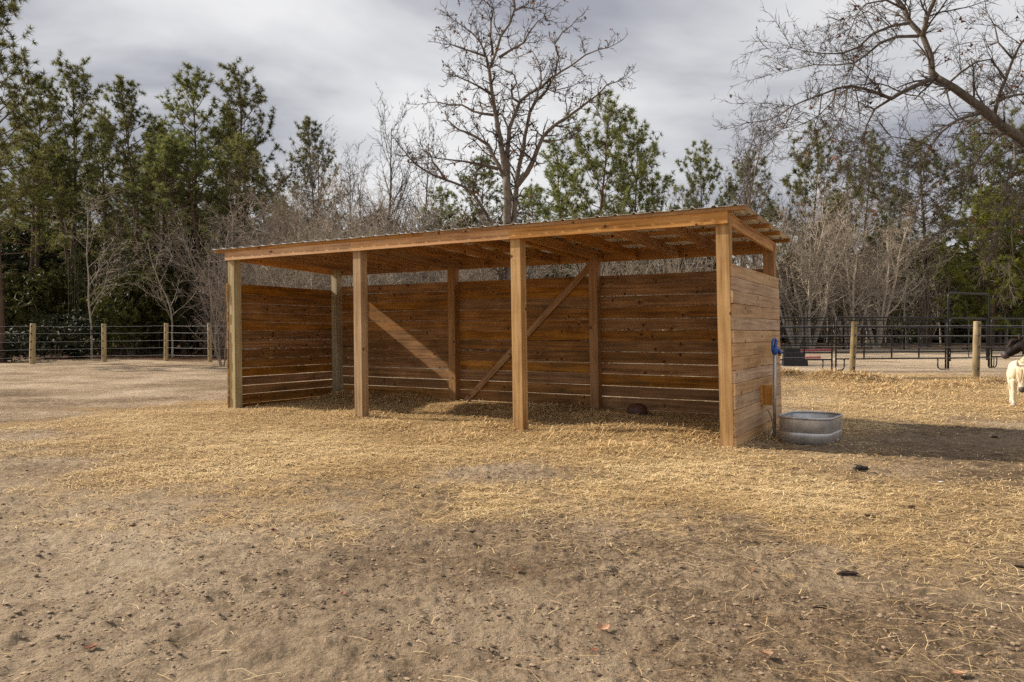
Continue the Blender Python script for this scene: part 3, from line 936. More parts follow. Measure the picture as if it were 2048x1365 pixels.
# purlins run on over both ends
PB = [-0.008, 0.58, 1.19, 1.80, 2.47]
RA0, RA1 = -0.20, 8.36
for b in PB:
    mid = 4.1
    for (u0, u1) in ((RA0 + 0.01, mid - 0.002), (mid + 0.002, RA1 - 0.01)):
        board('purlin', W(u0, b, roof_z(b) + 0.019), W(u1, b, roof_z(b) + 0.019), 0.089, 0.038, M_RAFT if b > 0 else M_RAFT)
# metal sheets, ribbed every nine inches
PITCH = 0.2286
rib = [(0.0, 0.0), (0.078, 0.0), (0.094, 0.019), (0.122, 0.019), (0.138, 0.0)]
a = RA0
kk = 0
while a < RA1 - 0.05:
    a1 = min(a + 4 * PITCH, RA1)
    prof = []
    for r_ in range(4):
        for (u, hh) in rib:
            if a + r_ * PITCH + u <= a1 + 1e-6:
                prof.append((a + r_ * PITCH + u, hh))
    prof.append((a1, 0.0))
    mb = MB()
    bs = [-0.085, 0.8, 1.7, 2.62]
    v = []
    for layer in (0, 1):
        for bq in bs:
            for (u, hh) in prof:
                p_ = W(u, bq, roof_z(bq) + 0.0395 + hh + (0.0016 if layer else 0) + (0.002 if kk % 2 else 0))
                v.append((p_.x - X0, p_.y - Y0, p_.z))
    npf = len(prof); nb_ = len(bs); q = []
    for layer in (0, 1):
        o_ = layer * npf * nb_
        for i in range(nb_ - 1):
            for j in range(npf - 1):
                f_ = [o_ + i * npf + j, o_ + i * npf + j + 1, o_ + (i + 1) * npf + j + 1, o_ + (i + 1) * npf + j]
                q.append(f_ if layer == 0 else f_[::-1])
    for i, sgn in ((0, 1), (nb_ - 1, -1)):
        for j in range(npf - 1):
            A_ = i * npf + j; B_ = npf * nb_ + i * npf + j
            q.append([A_, B_, B_ + 1, A_ + 1])
    mb.add(v, quads=q)
    mb.build('roof_sheet', M_ROOF, shed)
    a = a1 - 0.0 if a1 < RA1 else RA1
    kk += 1
# block of timber on the right wall that steadies the hydrant
board('block', W(-BT - 0.07, 1.30, 0.36), W(-BT - 0.07, 1.30, 0.60), 0.14, 0.14, M_BEAM, up=BDIR, seg=1)

# ------------------------------------------------------------------ stock tank and hydrant
def rrect(hx, hy, r, n=8):
    pts = []
    for (sx, sy, a0) in ((1, 1, 0), (-1, 1, 90), (-1, -1, 180), (1, -1, 270)):
        for k in range(n + 1):
            a_ = R(a0 + 90 * k / n)
            pts.append((sx * (hx - r) + r * math.cos(a_), sy * (hy - r) + r * math.sin(a_)))
    return pts


def loft(mb, prof, hx, hy, r, n=8):
    """prof: list of (inset, z)"""
    v = []; q = []
    m = 4 * (n + 1)
    for ins, z in prof:
        for (x, y) in rrect(hx - ins, hy - ins, max(0.02, r - ins), n):
            v.append((x, y, z))
    for i in range(len(prof) - 1):
        for k in range(m):
            k2 = (k + 1) % m
            q.append((i * m + k, i * m + k2, (i + 1) * m + k2, (i + 1) * m + k))
    mb.add(v, quads=q)
    return m


tx, ty = AB(-0.615, 1.14)
tank = empty('stock_tank', (tx, ty, hz(tx, ty) - 0.012), 0)
tank.rotation_euler = (0, 0, math.atan2(CC, SS) - 0.07)
tank.rotation_euler[1] = R(0.8)
tank.scale = (0.95, 0.95, 0.97)
tag(tank, 'small galvanised steel water tank beside the shed wall', 'water tank')
HX, HY, RC = 0.48, 0.305, 0.22
mb = MB()
prof = [(0.03, 0.0), (0.008, 0.012), (0.002, 0.112), (0.004, 0.128), (0.014, 0.140), (0.046, 0.163), (0.060, 0.176), (0.063, 0.184), (0.058, 0.191), (0.034, 0.198), (0.022, 0.202), (0.018, 0.210), (0.004, 0.300)]
m_ = loft(mb, prof, HX, HY, RC)
mb.build('side', M_GALV, tank, smooth=True)
mb = MB()
loft(mb, [(0.007, 0.296), (0.0075, 0.03), (0.02, 0.02)], HX, HY, RC)
me_ = mb.mesh('lining', M_GALV, True)
link('lining', me_, tank)
mb = MB()
rp = rrect(HX, HY, RC, 8)
pts = [(x, y, 0.303) for (x, y) in rp]
mb.tube(pts + pts[:2], 0.0125, 8, cap=False)
mb.build('rim', M_GALV, tank, smooth=True)
mw, nt_, N_, p_, o_ = newmat('tank_water')
p_.inputs['Base Color'].default_value = (0.015, 0.018, 0.016, 1)
p_.inputs['Roughness'].default_value = 0.04
wn_ = N_('ShaderNodeTexNoise', {'Scale': 9.0, 'Detail': 2.0})
nt_.links.new(N_('ShaderNodeBump', {'Height': wn_.outputs[0], 'Strength': 0.08, 'Distance': 0.01}).outputs[0], p_.inputs['Normal'])
mb = MB()
pp = [(x, y, 0.225) for (x, y) in rrect(HX - 0.009, HY - 0.009, RC - 0.009, 8)]
mb.add([(0, 0, 0.225)] + pp, tris=[(0, 1 + k, 1 + (k + 1) % len(pp)) for k in range(len(pp))])
mb.build('water', mw, tank)
mb = MB()
mb.tube([(-0.05, HY - 0.03, 0.06), (-0.05, HY + 0.03, 0.06)], 0.02, 10)
mb.tube([(-0.05, HY + 0.01, 0.06), (-0.05, HY + 0.05, 0.06)], 0.03, 8)
mb.build('drain_plug', M_WHITE, tank, smooth=False)

hx_, hy_ = AB(-0.205, 1.165)
hyd = empty('yard_hydrant', (hx_, hy_, hz(hx_, hy_)), math.atan2(CC, SS))
tag(hyd, 'steel pipe yard hydrant with blue head against the shed wall', 'hydrant')
mb = MB()
mb.tube([(0, 0, -0.15), (0.0, 0, 0.55), (-0.004, 0, 1.03)], 0.019, 12)
mb.build('pipe', M_PIPE, hyd, smooth=True)
mb = MB()
mb.tube([(0, 0, 0.985), (0, 0, 1.0), (0, 0, 1.06), (0, 0, 1.075)], [0.026, 0.033, 0.033, 0.026], 12)
mb.tube([(0, 0, 1.04), (0.05, -0.02, 1.045), (0.085, -0.035, 1.02), (0.092, -0.038, 0.985)], [0.026, 0.025, 0.022, 0.022], 10)
mb.tube([(0.0, 0, 1.06), (0.012, -0.004, 1.11), (0.02, -0.006, 1.155)], [0.024, 0.018, 0.012], 10)
mb.build('head', M_BLUE, hyd, smooth=True)
mb = MB()
mb.tube([(0.045, -0.01, 1.10), (0.03, -0.008, 1.15), (-0.01, 0, 1.172), (-0.055, 0.012, 1.155), (-0.075, 0.016, 1.11), (-0.072, 0.015, 1.05), (-0.055, 0.012, 1.015)], [0.012, 0.016, 0.015, 0.014, 0.013, 0.013, 0.014], 8)
mb.build('handle', M_BLUE, hyd, smooth=True)
mb = MB()
mb.tube([(0.092, -0.038, 0.99), (0.094, -0.04, 0.965)], 0.017, 10)
mb.build('spout', plain('brass', (0.45, 0.25, 0.08), 0.4, 0.8), hyd, smooth=True)
mb = MB()
mb.tube([(0.0, 0, 0.46), (0.0, 0, 0.475)], 0.023, 10)
mb.tube([(-0.024, 0.0, 0.467), (-0.05, 0.0, 0.467)], 0.006, 6)
mb.build('strap', M_PIPE, hyd)
mb = MB()
mb.tube([(-0.02, 0.0, 0.02), (-0.05, 0.02, 0.07), (-0.07, 0.03, 0.02)], 0.012, 8)
mb.build('clip', M_WHITE, hyd, smooth=True)
sx_, sy_ = AB(-0.17, 1.33)
st_ = MB()
st_.tube([(0, 0, 0.02), (-0.015, 0.01, 0.16), (-0.05, 0.03, 0.27), (-0.075, 0.035, 0.30)], [0.012, 0.012, 0.009, 0.006], 6)
o = st_.build('stick', plain('pale_stick', (0.42, 0.30, 0.19), 0.8), None)
o.location = (sx_, sy_, hz(sx_, sy_))
tag(o, 'pale stick leaning between hydrant pipe and water tank', 'stick')


# ------------------------------------------------------------------ wire fences
WZ = [1.46, 1.18, 0.86, 0.56, 0.26]


def wire_fence(posts, label, wires_to=None):
    x0, y0 = posts[0][:2]
    f = empty('wire_fence', (x0, y0, 0))
    tag(f, label, 'fence')
    rr = random.Random(int(abs(x0) * 100))
    tops = []
    for (x, y, r_, h_, lean) in posts:
        zg = hz(x, y)
        mb = MB()
        L = h_ + 0.3
        n = 12
        v = []; q = []
        # turned post, local X along its height so that the grain runs up
        for i, (xx, kk_) in enumerate([(0, 1.0), (L * 0.33, 1.0), (L * 0.66, 0.98), (L - 0.012, 0.96), (L, 0.88)]):
            for k in range(n):
                a_ = 2 * math.pi * k / n
                rad_ = r_ * kk_ * (1 + rr.uniform(-0.03, 0.03))
                v.append((xx, rad_ * math.cos(a_), rad_ * math.sin(a_)))
        for i in range(4):
            for k in range(n):
                q.append((i * n + k, (i + 1) * n + k, (i + 1) * n + (k + 1) % n, i * n + (k + 1) % n))
        v.append((L, 0, 0))
        t = [(len(v) - 1, 4 * n + (k + 1) % n, 4 * n + k) for k in range(n)]
        mb.add(v, quads=q, tris=t)
        po = mb.build('post', M_FPOST, f, smooth=True)
        po.rotation_euler = (0, -math.pi / 2 + lean, 0)
        po.location = (x - x0 - lean * 0.3, y - y0, zg - 0.3)
        for wz in WZ:
            ib = MB()
            ib.box((wz * h_ / 1.57 + 0.3, -r_ - 0.012, 0.0), (0.05, 0.04, 0.035))
            ib.build('insulator', M_INS, po)
    for wz in WZ:
        mb = MB()
        pts = []
        for i, (x, y, r_, h_, lean) in enumerate(posts):
            z = hz(x, y) + wz * h_ / 1.57
            if i:
                px_, py_, pz_ = pts[-1]
                for u in (0.33, 0.66):
                    pts.append((px_ + (x - x0 + lean * -0.0 - px_) * u, py_ + (y - r_ - 0.02 - y0 - py_) * u, pz_ + (z - pz_) * u - 0.012))
            pts.append((x - x0, y - r_ - 0.02 - y0, z))
        mb.tube(pts, 0.0034, 5)
        mb.build('wire', M_WIRE, f, smooth=True)
    return f


def fp(px, Y, r_=0.085, h_=1.57, lean=0.0):
    return (px_x(px, Y), Y, r_, h_, lean)


wire_fence([fp(-190, 26.0), fp(64, 28.3, 0.10, 1.54, 0.03), fp(208, 30.4, 0.09, 1.55, 0.0), fp(332, 31.0, 0.088, 1.57, 0.01), fp(420, 30.2, 0.085, 1.57, -0.01), fp(545, 29.4), fp(700, 28.4)],
           'wire fence with round wooden posts in front of the dark woods')
wire_fence([fp(1330, 21.6), fp(1704, 21.4, 0.083, 1.57, 0.045), fp(1952, 20.9, 0.095, 1.575, 0.02), fp(2220, 20.5)],
           'wire fence with round wooden posts in front of the black corral')

# ------------------------------------------------------------------ corral panels
RZ = [1.735, 1.42, 1.11, 0.845, 0.605, 0.385]


def corral_panel(p0, p1, label, group, stays=3, n=8, feet=True, r_=0.027):
    x0, y0 = p0; x1, y1 = p1
    L = math.hypot(x1 - x0, y1 - y0)
    g = min(hz(x0, y0), hz(x1, y1))
    o = empty('corral_fence', (x0, y0, g), math.atan2(y1 - y0, x1 - x0))
    tag(o, label, 'corral fence', group)
    top = RZ[0]
    cr_ = 0.14
    mb = MB()
    pts = [(0, 0, 0.0), (0, 0, top - cr_)]
    for k in range(1, 6):
        a_ = R(90 * k / 6)
        pts.append((cr_ - cr_ * math.cos(a_), 0, top - cr_ + cr_ * math.sin(a_)))
    pts += [(cr_, 0, top), (L - cr_, 0, top)]
    for k in range(1, 6):
        a_ = R(90 * k / 6)
        pts.append((L - cr_ + cr_ * math.sin(a_), 0, top - cr_ + cr_ * math.cos(a_)))
    pts += [(L, 0, top - cr_), (L, 0, 0.0)]
    mb.tube(pts, r_, n)
    mb.build('frame', M_BLACK, o, smooth=True)
    rail = MB()
    rail.tube([(0.02, 0, 0), (L - 0.02, 0, 0)], r_ * 0.9, n)
    rme = rail.mesh('rail', M_BLACK, True)
    for z in RZ[1:]:
        ro = link('rail', rme, o)
        ro.location = (0, 0, z)
    stay = MB()
    stay.box((0, 0, (top + RZ[-1]) / 2), (0.055, 0.014, top - RZ[-1]))
    sme = stay.mesh('stay', M_BLACK)
    for k in range(stays):
        so = link('stay', sme, o)
        so.location = (L * (k + 1) / (stays + 1), 0, 0)
    if feet:
        for (bx, sg) in ((0, 1), (L, -1)):
            mb = MB()
            w_ = 0.30
            pts = [(bx, 0, 0.03), (bx + sg * 0.06, 0, 0.02)]
            for k in range(0, 6):
                a_ = R(90 * k / 5)
                pts.append((bx + sg * (w_ - 0.13 + 0.13 * math.sin(a_)), 0, 0.15 - 0.13 * math.cos(a_)))
            pts.append((bx + sg * w_, 0, RZ[-1]))
            mb.tube(pts, r_ * 0.85, n)
            mb.build('foot', M_BLACK, o, smooth=True)
    pin = MB()
    pin.tube([(L + 0.03, 0, 1.55), (L + 0.045, 0, 1.48), (L + 0.03, 0, 1.40)], 0.012, 6)
    pin.build('pin', M_PIPE, o, smooth=True)
    return o


G1 = 'black pipe panels of the corral, near side'
G2 = 'black pipe panels of the corral, far side'
PA_ = (px_x(1664, 24.2), 24.2)
corral_panel((PA_[0] - 3.66, 24.0), PA_, 'black corral panel between the shed wall and the first fence post', G1)
corral_panel((px_x(1672, 24.25), 24.25), (px_x(1891.5, 25.0), 25.0), 'black corral panel between the first fence post and the arched gate', G1)
corral_panel((px_x(1983, 26.3), 26.3), (px_x(1983, 26.3) + 3.3, 27.9), 'black corral panel at the right picture edge behind the ponies', G1)
# gate with a high bow
g0 = (px_x(1896.5, 25.1), 25.1); g1 = (px_x(1978, 26.2), 26.2)
GL = math.hypot(g1[0] - g0[0], g1[1] - g0[1])
gate = empty('corral_gate', (g0[0], g0[1], hz(*g0)), math.atan2(g1[1] - g0[1], g1[0] - g0[0]))
tag(gate, 'black corral gate under a tall pipe arch', 'gate')
mb = MB()
pts = [(0, 0, 0), (0, 0, 2.43)] + [(0.15 - 0.15 * math.cos(R(18 * k)), 0, 2.43 + 0.15 * math.sin(R(18 * k))) for k in range(1, 6)] + [(GL - 0.15, 0, 2.58)] + \
      [(GL - 0.15 + 0.15 * math.sin(R(18 * k)), 0, 2.43 + 0.15 * math.cos(R(18 * k))) for k in range(1, 6)] + [(GL, 0, 0.05)]
mb.tube(pts, 0.036, 10)
mb.build('arch', M_BLACK, gate, smooth=True)
leaf = MB()
l0, l1 = 0.10, GL - 0.12
pts = [(l0, 0, 0.28), (l0, 0, 1.60)] + [(l0 + 0.13 - 0.13 * math.cos(R(18 * k)), 0, 1.60 + 0.13 * math.sin(R(18 * k))) for k in range(1, 6)] + [(l1 - 0.13, 0, 1.73)] + \
      [(l1 - 0.13 + 0.13 * math.sin(R(18 * k)), 0, 1.60 + 0.13 * math.cos(R(18 * k))) for k in range(1, 6)] + [(l1, 0, 0.28)]
leaf.tube(pts, 0.029, 8)
lf = leaf.build('gate_leaf', M_BLACK, gate, smooth=True)
rl = MB(); rl.tube([(l0, 0, 0), (l1, 0, 0)], 0.026, 8)
rlm = rl.mesh('rail', M_BLACK, True)
for z in RZ[1:]:
    ro = link('rail', rlm, lf); ro.location = (0, 0, z)
st2 = MB(); st2.box(((l0 + l1) / 2, 0, 1.05), (0.04, 0.012, 1.34)); st2.build('stay', M_BLACK, lf)
for z in (0.55, 1.35):
    hg = MB(); hg.box((0.05, 0, z), (0.07, 0.03, 0.05)); hg.build('hinge', M_PIPE, gate)
mb = MB()
mb.tube([(GL, 0, 0.03), (GL + 0.12, 0, 0.02)] + [(GL + 0.17 + 0.13 * math.sin(R(18 * k)), 0, 0.15 - 0.13 * math.cos(R(18 * k))) for k in range(0, 6)] + [(GL + 0.30, 0, 0.4)], 0.018, 8)
mb.build('foot', M_BLACK, gate, smooth=True)
fx = [12.5, 16.2, 19.9, 23.6, 27.3, 31.0, 34.7]
fl = ['far corral panel seen just right of the shed wall', 'far corral panel behind the mounting block', 'far corral panel seen through the middle of the nearest panel', 'far corral panel seen left of the arched gate',
      'far corral panel seen through the arched gate', 'far corral panel at the right picture edge']
for k in range(1, 6):
    corral_panel((fx[k], 45.0 + 0.012 * (fx[k] - 23) ** 2 * -1), (fx[k + 1] - 0.06, 45.0 - 0.012 * (fx[k + 1] - 23) ** 2), fl[k], G2, 2, 6)

# mounting block: three moulded tiers
bx_, by_ = px_x(1589, 27.6), 27.6
blk = empty('mounting_block', (bx_, by_, hz(bx_, by_)), R(-14))
tag(blk, 'black plastic three-step mounting block inside the corral', 'mounting block')
for (x0, x1, y0, y1, z0, z1) in ((-0.42, 0.44, -0.34, 0.34, 0.0, 0.225), (-0.40, 0.33, -0.24, 0.31, 0.225, 0.44), (-0.38, 0.20, -0.14, 0.28, 0.44, 0.64)):
    mb = MB()
    c_ = ((x0 + x1) / 2, (y0 + y1) / 2, (z0 + z1) / 2)
    mb.box(c_, (x1 - x0, y1 - y0, z1 - z0), taper=0.94)
    mb.box((c_[0], c_[1], z1 - 0.012), ((x1 - x0) * 0.97, (y1 - y0) * 0.97, 0.03))
    mb.build('step', M_BPLAST, blk)
mb = MB(); mb.box((-0.1, -0.137, 0.56), (0.26, 0.02, 0.05)); mb.build('handhold', M_INS, blk)
for (p0, p1, lab) in (((px_x(1598, 41.5), 41.5), (px_x(1668, 42.4), 42.4), 'long faded red ground pole lying furthest back in the corral'), ((px_x(1606, 32.8), 32.8), (px_x(1641, 33.0), 33.0), 'short faded red ground pole lying beside the mounting block')):
    mb = MB()
    z0 = hz(*p0) + 0.06; z1 = hz(*p1) + 0.06
    c_ = ((p0[0] + p1[0]) / 2, (p0[1] + p1[1]) / 2, (z0 + z1) / 2)
    d_ = Vector((p1[0] - p0[0], p1[1] - p0[1], z1 - z0))
    mb.tube([tuple(-d_ / 2), tuple(-d_ * 0.1), tuple(d_ * 0.1), tuple(d_ / 2)], [0.05, 0.05, 0.05, 0.05], 10)
    o = mb.build('ground_pole', M_RED, None, smooth=True)
    o.location = c_
    tag(o, lab, 'pole', 'red poles on the corral sand')

# ------------------------------------------------------------------ small things on the ground
# cap on the bedding
cx_, cy_ = AB(1.86, 2.02)
cap = empty('cap', (cx_, cy_, hz(cx_, cy_, True) + 0.015), R(-25))
tag(cap, 'dark brown rounded cap with black brim lying on the bedding', 'cap')
mb = MB()
prof = [(0.150, 0.0), (0.152, 0.03), (0.142, 0.075), (0.112, 0.115), (0.06, 0.138), (0.002, 0.145)]
mb.lathe(prof, 20)
mb.build('crown', M_BROWN, cap, smooth=True)
mb = MB()
v = []; q = []
for i in range(13):
    a_ = R(-75 + 150 * i / 12)
    for (rr_, zz_) in ((0.145, 0.012), (0.20, 0.004), (0.245 - 0.03 * abs(math.sin(a_)), -0.012), (0.24 - 0.03 * abs(math.sin(a_)), -0.018), (0.145, 0.002)):
        v.append((rr_ * math.cos(a_), rr_ * math.sin(a_) * 0.9, zz_))
for i in range(12):
    for k in range(4):
        q.append((i * 5 + k, (i + 1) * 5 + k, (i + 1) * 5 + k + 1, i * 5 + k + 1))
mb.add(v, quads=q)
mb.build('brim', M_INS, cap, smooth=True)


def ground_pt(px, py):
    Y = CAM_H * FPX / (py - 667.2)
    for _ in range(3):
        x = px_x(px, Y)
        Y = (CAM_H - hz(x, Y, True)) * FPX / (py - 667.2)
    return px_x(px, Y), Y


def lump_obj(name, px, py, r_, flat, mat, seed, label, cat, stretch=(1, 1, 1), rz=0, group=None):
    V, F = lump(random.Random(seed), r_, flat, 2)
    o = link(name, np_mesh(name, V * np.array(stretch), F, mat, False))
    x, y = ground_pt(px, py)
    o.location = (x, y, hz(x, y, True) + r_ * flat * 0.45 * stretch[2])
    o.rotation_euler = (0, 0, rz)
    tag(o, label, cat, group)
    return o


lump_obj('dung_clump', 1723, 946, 0.055, 0.62, M_DUNG, 3, 'black crusty dung lump on the straw right of the shed', 'dung', (1.05, 0.9, 1))
lump_obj('dung_clump', 1825, 1018, 0.022, 0.8, M_BARKCHIP, 5, 'small dark lump in the straw below the black dung', 'dung')
chips = [(1697, 1152, 0.085, 'flat dark bark chip lying right of the bare patch'), (1644, 1218, 0.06, 'narrow dark bark chip in the lower right foreground'), (1428, 1250, 0.035, 'small dark chip beside a tan leaf, lower right'),
         (2022, 958, 0.05, 'dark bark chip at the right edge of the straw'), (1990, 876, 0.09, 'dark bark sliver in the shade right of the tank')]
for k, (px, py, L_, lab) in enumerate(chips):
    lump_obj('bark_chip', px, py, L_ * 0.5, 0.35, M_BARKCHIP, 20 + k, lab, 'bark', (1.25, 0.45, 0.8), PR.uniform(-0.3, 0.3), 'bark chips on the ground')
bits = [(1704, 890, 0.03, 'white scrap in the shade nearest the tank'), (1725, 906, 0.028, 'white scrap in the shade below the other scrap'), (1884, 964, 0.035, 'white scrap on the sunny straw right of the dung'), (1920, 955, 0.014, 'tiny white scrap right of the larger scrap')]
for k, (px, py, L_, lab) in enumerate(bits):
    lump_obj('paper_scrap', px, py, L_ * 0.5, 0.25, M_WHITE, 40 + k, lab, 'scrap', (1.3, 0.8, 1), PR.uniform(-1, 1), 'white scraps on the ground')


def leaf_obj(px, py, size, mat, seed, label):
    size *= 0.68
    rr = random.Random(seed)
    n = 9
    out_ = []
    for k in range(n + 1):                          # lobed oak leaf outline
        t = k / n
        w_ = math.sin(math.pi * min(1, t * 1.05)) * 0.36 * (0.72 + 0.42 * (k % 2)) + 0.02
        out_.append((t - 0.5, w_))
    v = []; q = []
    cu = rr.uniform(0.3, 0.9); tw = rr.uniform(-0.5, 0.5)
    for (t, w_) in out_:
        zc = cu * (t * t) * 0.8
        for s_ in (-1, -0.5, 0, 0.5, 1):
            v.append((t * size, s_ * w_ * size, size * (zc + 0.35 * abs(s_) ** 2 * w_ + tw * t * s_ * w_)))
    for k in range(n):
        for j in range(4):
            q.append((k * 5 + j, (k + 1) * 5 + j, (k + 1) * 5 + j + 1, k * 5 + j + 1))
    mb = MB(); mb.add(v, quads=q)
    o = mb.build('fallen_leaf', mat, None, smooth=True)
    x, y = ground_pt(px, py)
    o.location = (x, y, hz(x, y, True) + 0.012)
    o.rotation_euler = (rr.uniform(-0.25, 0.25), rr.uniform(-0.25, 0.25), rr.uniform(0, 6.28))
    tag(o, label, 'leaf', 'fallen oak leaves on the sand')


leaves = [(452, 1036, 0.085, M_LEAFDK, 'dark red brown leaf on the pale sand at left'), (547, 1067, 0.09, M_LEAFDK, 'curled dark red leaf on the bare dirt left of centre'), (1028, 1146, 0.085, M_LEAFTAN, 'tan leaf on the bare dirt in the centre foreground'),
          (1207, 1264, 0.10, M_LEAFTAN, 'large tan leaf in the lower centre foreground'), (1533, 1317, 0.09, M_LEAFTAN, 'orange tan leaf in the lower right foreground'), (1922, 1358, 0.09, M_LEAFTAN, 'orange leaf at the bottom right picture edge'),
          (1505, 1145, 0.05, M_LEAFBR, 'small reddish leaf fragment left of the bark chip'), (1562, 1107, 0.05, M_LEAFBR, 'small reddish leaf fragment above the bark chip'), (745, 913, 0.09, M_LEAFDK, 'dark leaf on the straw in front of the second post'),
          (1122, 938, 0.08, M_LEAFDK, 'dark leaf at the edge of the straw in front of the third post'), (180, 1300, 0.09, M_LEAFBR, 'brown leaf in the lower left foreground'), (1592, 1240, 0.04, M_LEAFBR, 'small brown leaf bit below the long bark chip'),
          (900, 1020, 0.05, M_LEAFBR, 'small brown leaf left of the bare patch'), (1188, 1310, 0.06, M_LEAFBR, 'brown leaf half buried at the bottom centre'), (685, 1195, 0.05, M_LEAFBR, 'small brown leaf in the left centre foreground')]
for k, (px, py, s_, mt, lab) in enumerate(leaves):
    leaf_obj(px, py, s_, mt, 60 + k, lab)

# ------------------------------------------------------------------ trees
UP = Vector((0, 0, 1))


def rvec(rg):
    while True:
        v = Vector((rg.uniform(-1, 1), rg.uniform(-1, 1), rg.uniform(-1, 1)))
        if 0.05 < v.length < 1:
            return v.normalized()


def grow(rg, p, d, L, r, lvl, cfg, out, tips=None):
    """one branch as a wandering chain of segments, with children"""
    step = cfg['step'][min(lvl, len(cfg['step']) - 1)]
    n = max(2, int(L / step))
    wig = cfg['wig'][min(lvl, len(cfg['wig']) - 1)]
    trop = cfg['trop'][min(lvl, len(cfg['trop']) - 1)]
    kids = cfg['kids'][lvl] if lvl < len(cfg['kids']) else 0
    sl = L / n
    pos = p.copy(); d = d.normalized()
    tap = cfg.get('taper', 0.75)
    acc = rg.random()
    for i in range(n):
        d = (d + rvec(rg) * wig + UP * trop).normalized()
        q = pos + d * sl
        ra = r * (1 - tap * i / n); rb_ = r * (1 - tap * (i + 1) / n)
        out.append((pos, q, ra, rb_, lvl))
        t = (i + 1) / n
        if kids and t > cfg['start'][min(lvl, len(cfg['start']) - 1)]:
            acc += kids / n
            while acc > 1:
                acc -= 1
                ang = R(rg.uniform(*cfg['ang'][min(lvl, len(cfg['ang']) - 1)]))
                ax = d.cross(rvec(rg))
                if ax.length < 1e-3: continue
                cd = Quaternion(ax.normalized(), ang) @ d
                cl = L * rg.uniform(*cfg['ratio'][min(lvl, len(cfg['ratio']) - 1)]) * (1 - 0.45 * t)
                cl = min(cl, cfg.get('maxl', 99))
                if cl > cfg.get('minl', 0.15):
                    grow(rg, pos.lerp(q, rg.random()), cd, cl, max(rb_ * rg.uniform(0.4, 0.62), cfg['rmin']), lvl + 1, cfg, out, tips)
        pos = q
    if tips is not None and lvl >= 1:
        tips.append((pos, d))


def tree_meshes(out, split, name, mbark, mtwig, n_big=7):
    """thick segments -> trunk mesh, thin ones -> crown mesh"""
    res = []
    for big, nm, nn, mt in ((True, 'trunk', n_big, mbark), (False, 'crown', 3, mtwig)):
        sel = [s_ for s_ in out if (s_[4] <= split) == big]
        if not sel:
            res.append(None); continue
        P0 = np.array([s_[0][:] for s_ in sel]); P1 = np.array([s_[1][:] for s_ in sel])
        V, F = segs_mesh_arrays(P0, P1, [s_[2] for s_ in sel], [s_[3] for s_ in sel], nn)
        res.append(np_mesh(name + '_' + nm, V, F, mt, big))
    return res


def place(meshes, names, kind, x, y, scale, rz, label, cat, group=None, sz=None, tilt=0.0):
    o = empty(kind, (x, y, hz(x, y) - 0.03), rz)
    o.scale = (scale, scale, sz or scale)
    o.rotation_euler = (tilt, 0, rz)
    for me, nm in zip(meshes, names):
        if me is not None:
            link(nm, me, o)
    tag(o, label, cat, group)
    return o


def leaf_cloud(rg, centers, dirs, K, L, Wd, spread, fwd):
    """K narrow triangles per tuft"""
    T = len(centers)
    c = np.repeat(np.asarray(centers), K, axis=0); dd = np.repeat(np.asarray(dirs), K, axis=0)
    n = T * K
    v = rg.normal(0, 1, (n, 3)); v /= np.linalg.norm(v, axis=1, keepdims=True)
    d = dd * fwd + v * spread
    d /= np.linalg.norm(d, axis=1, keepdims=True)
    s = np.cross(d, rg.normal(0, 1, (n, 3))); s /= np.linalg.norm(s, axis=1, keepdims=True) + 1e-9
    ln = rg.uniform(*L, n)[:, None]; w = rg.uniform(*Wd, n)[:, None]
    c = c + v * 0.02
    V = np.stack([c - s * w * 0.5, c + s * w * 0.5, c + d * ln], axis=1).reshape(-1, 3)
    F = np.arange(n * 3).reshape(-1, 3)
    tone = np.repeat(np.repeat(rg.random(T), K) * 0.7 + rg.random(n) * 0.3, 3)
    return V, F, tone


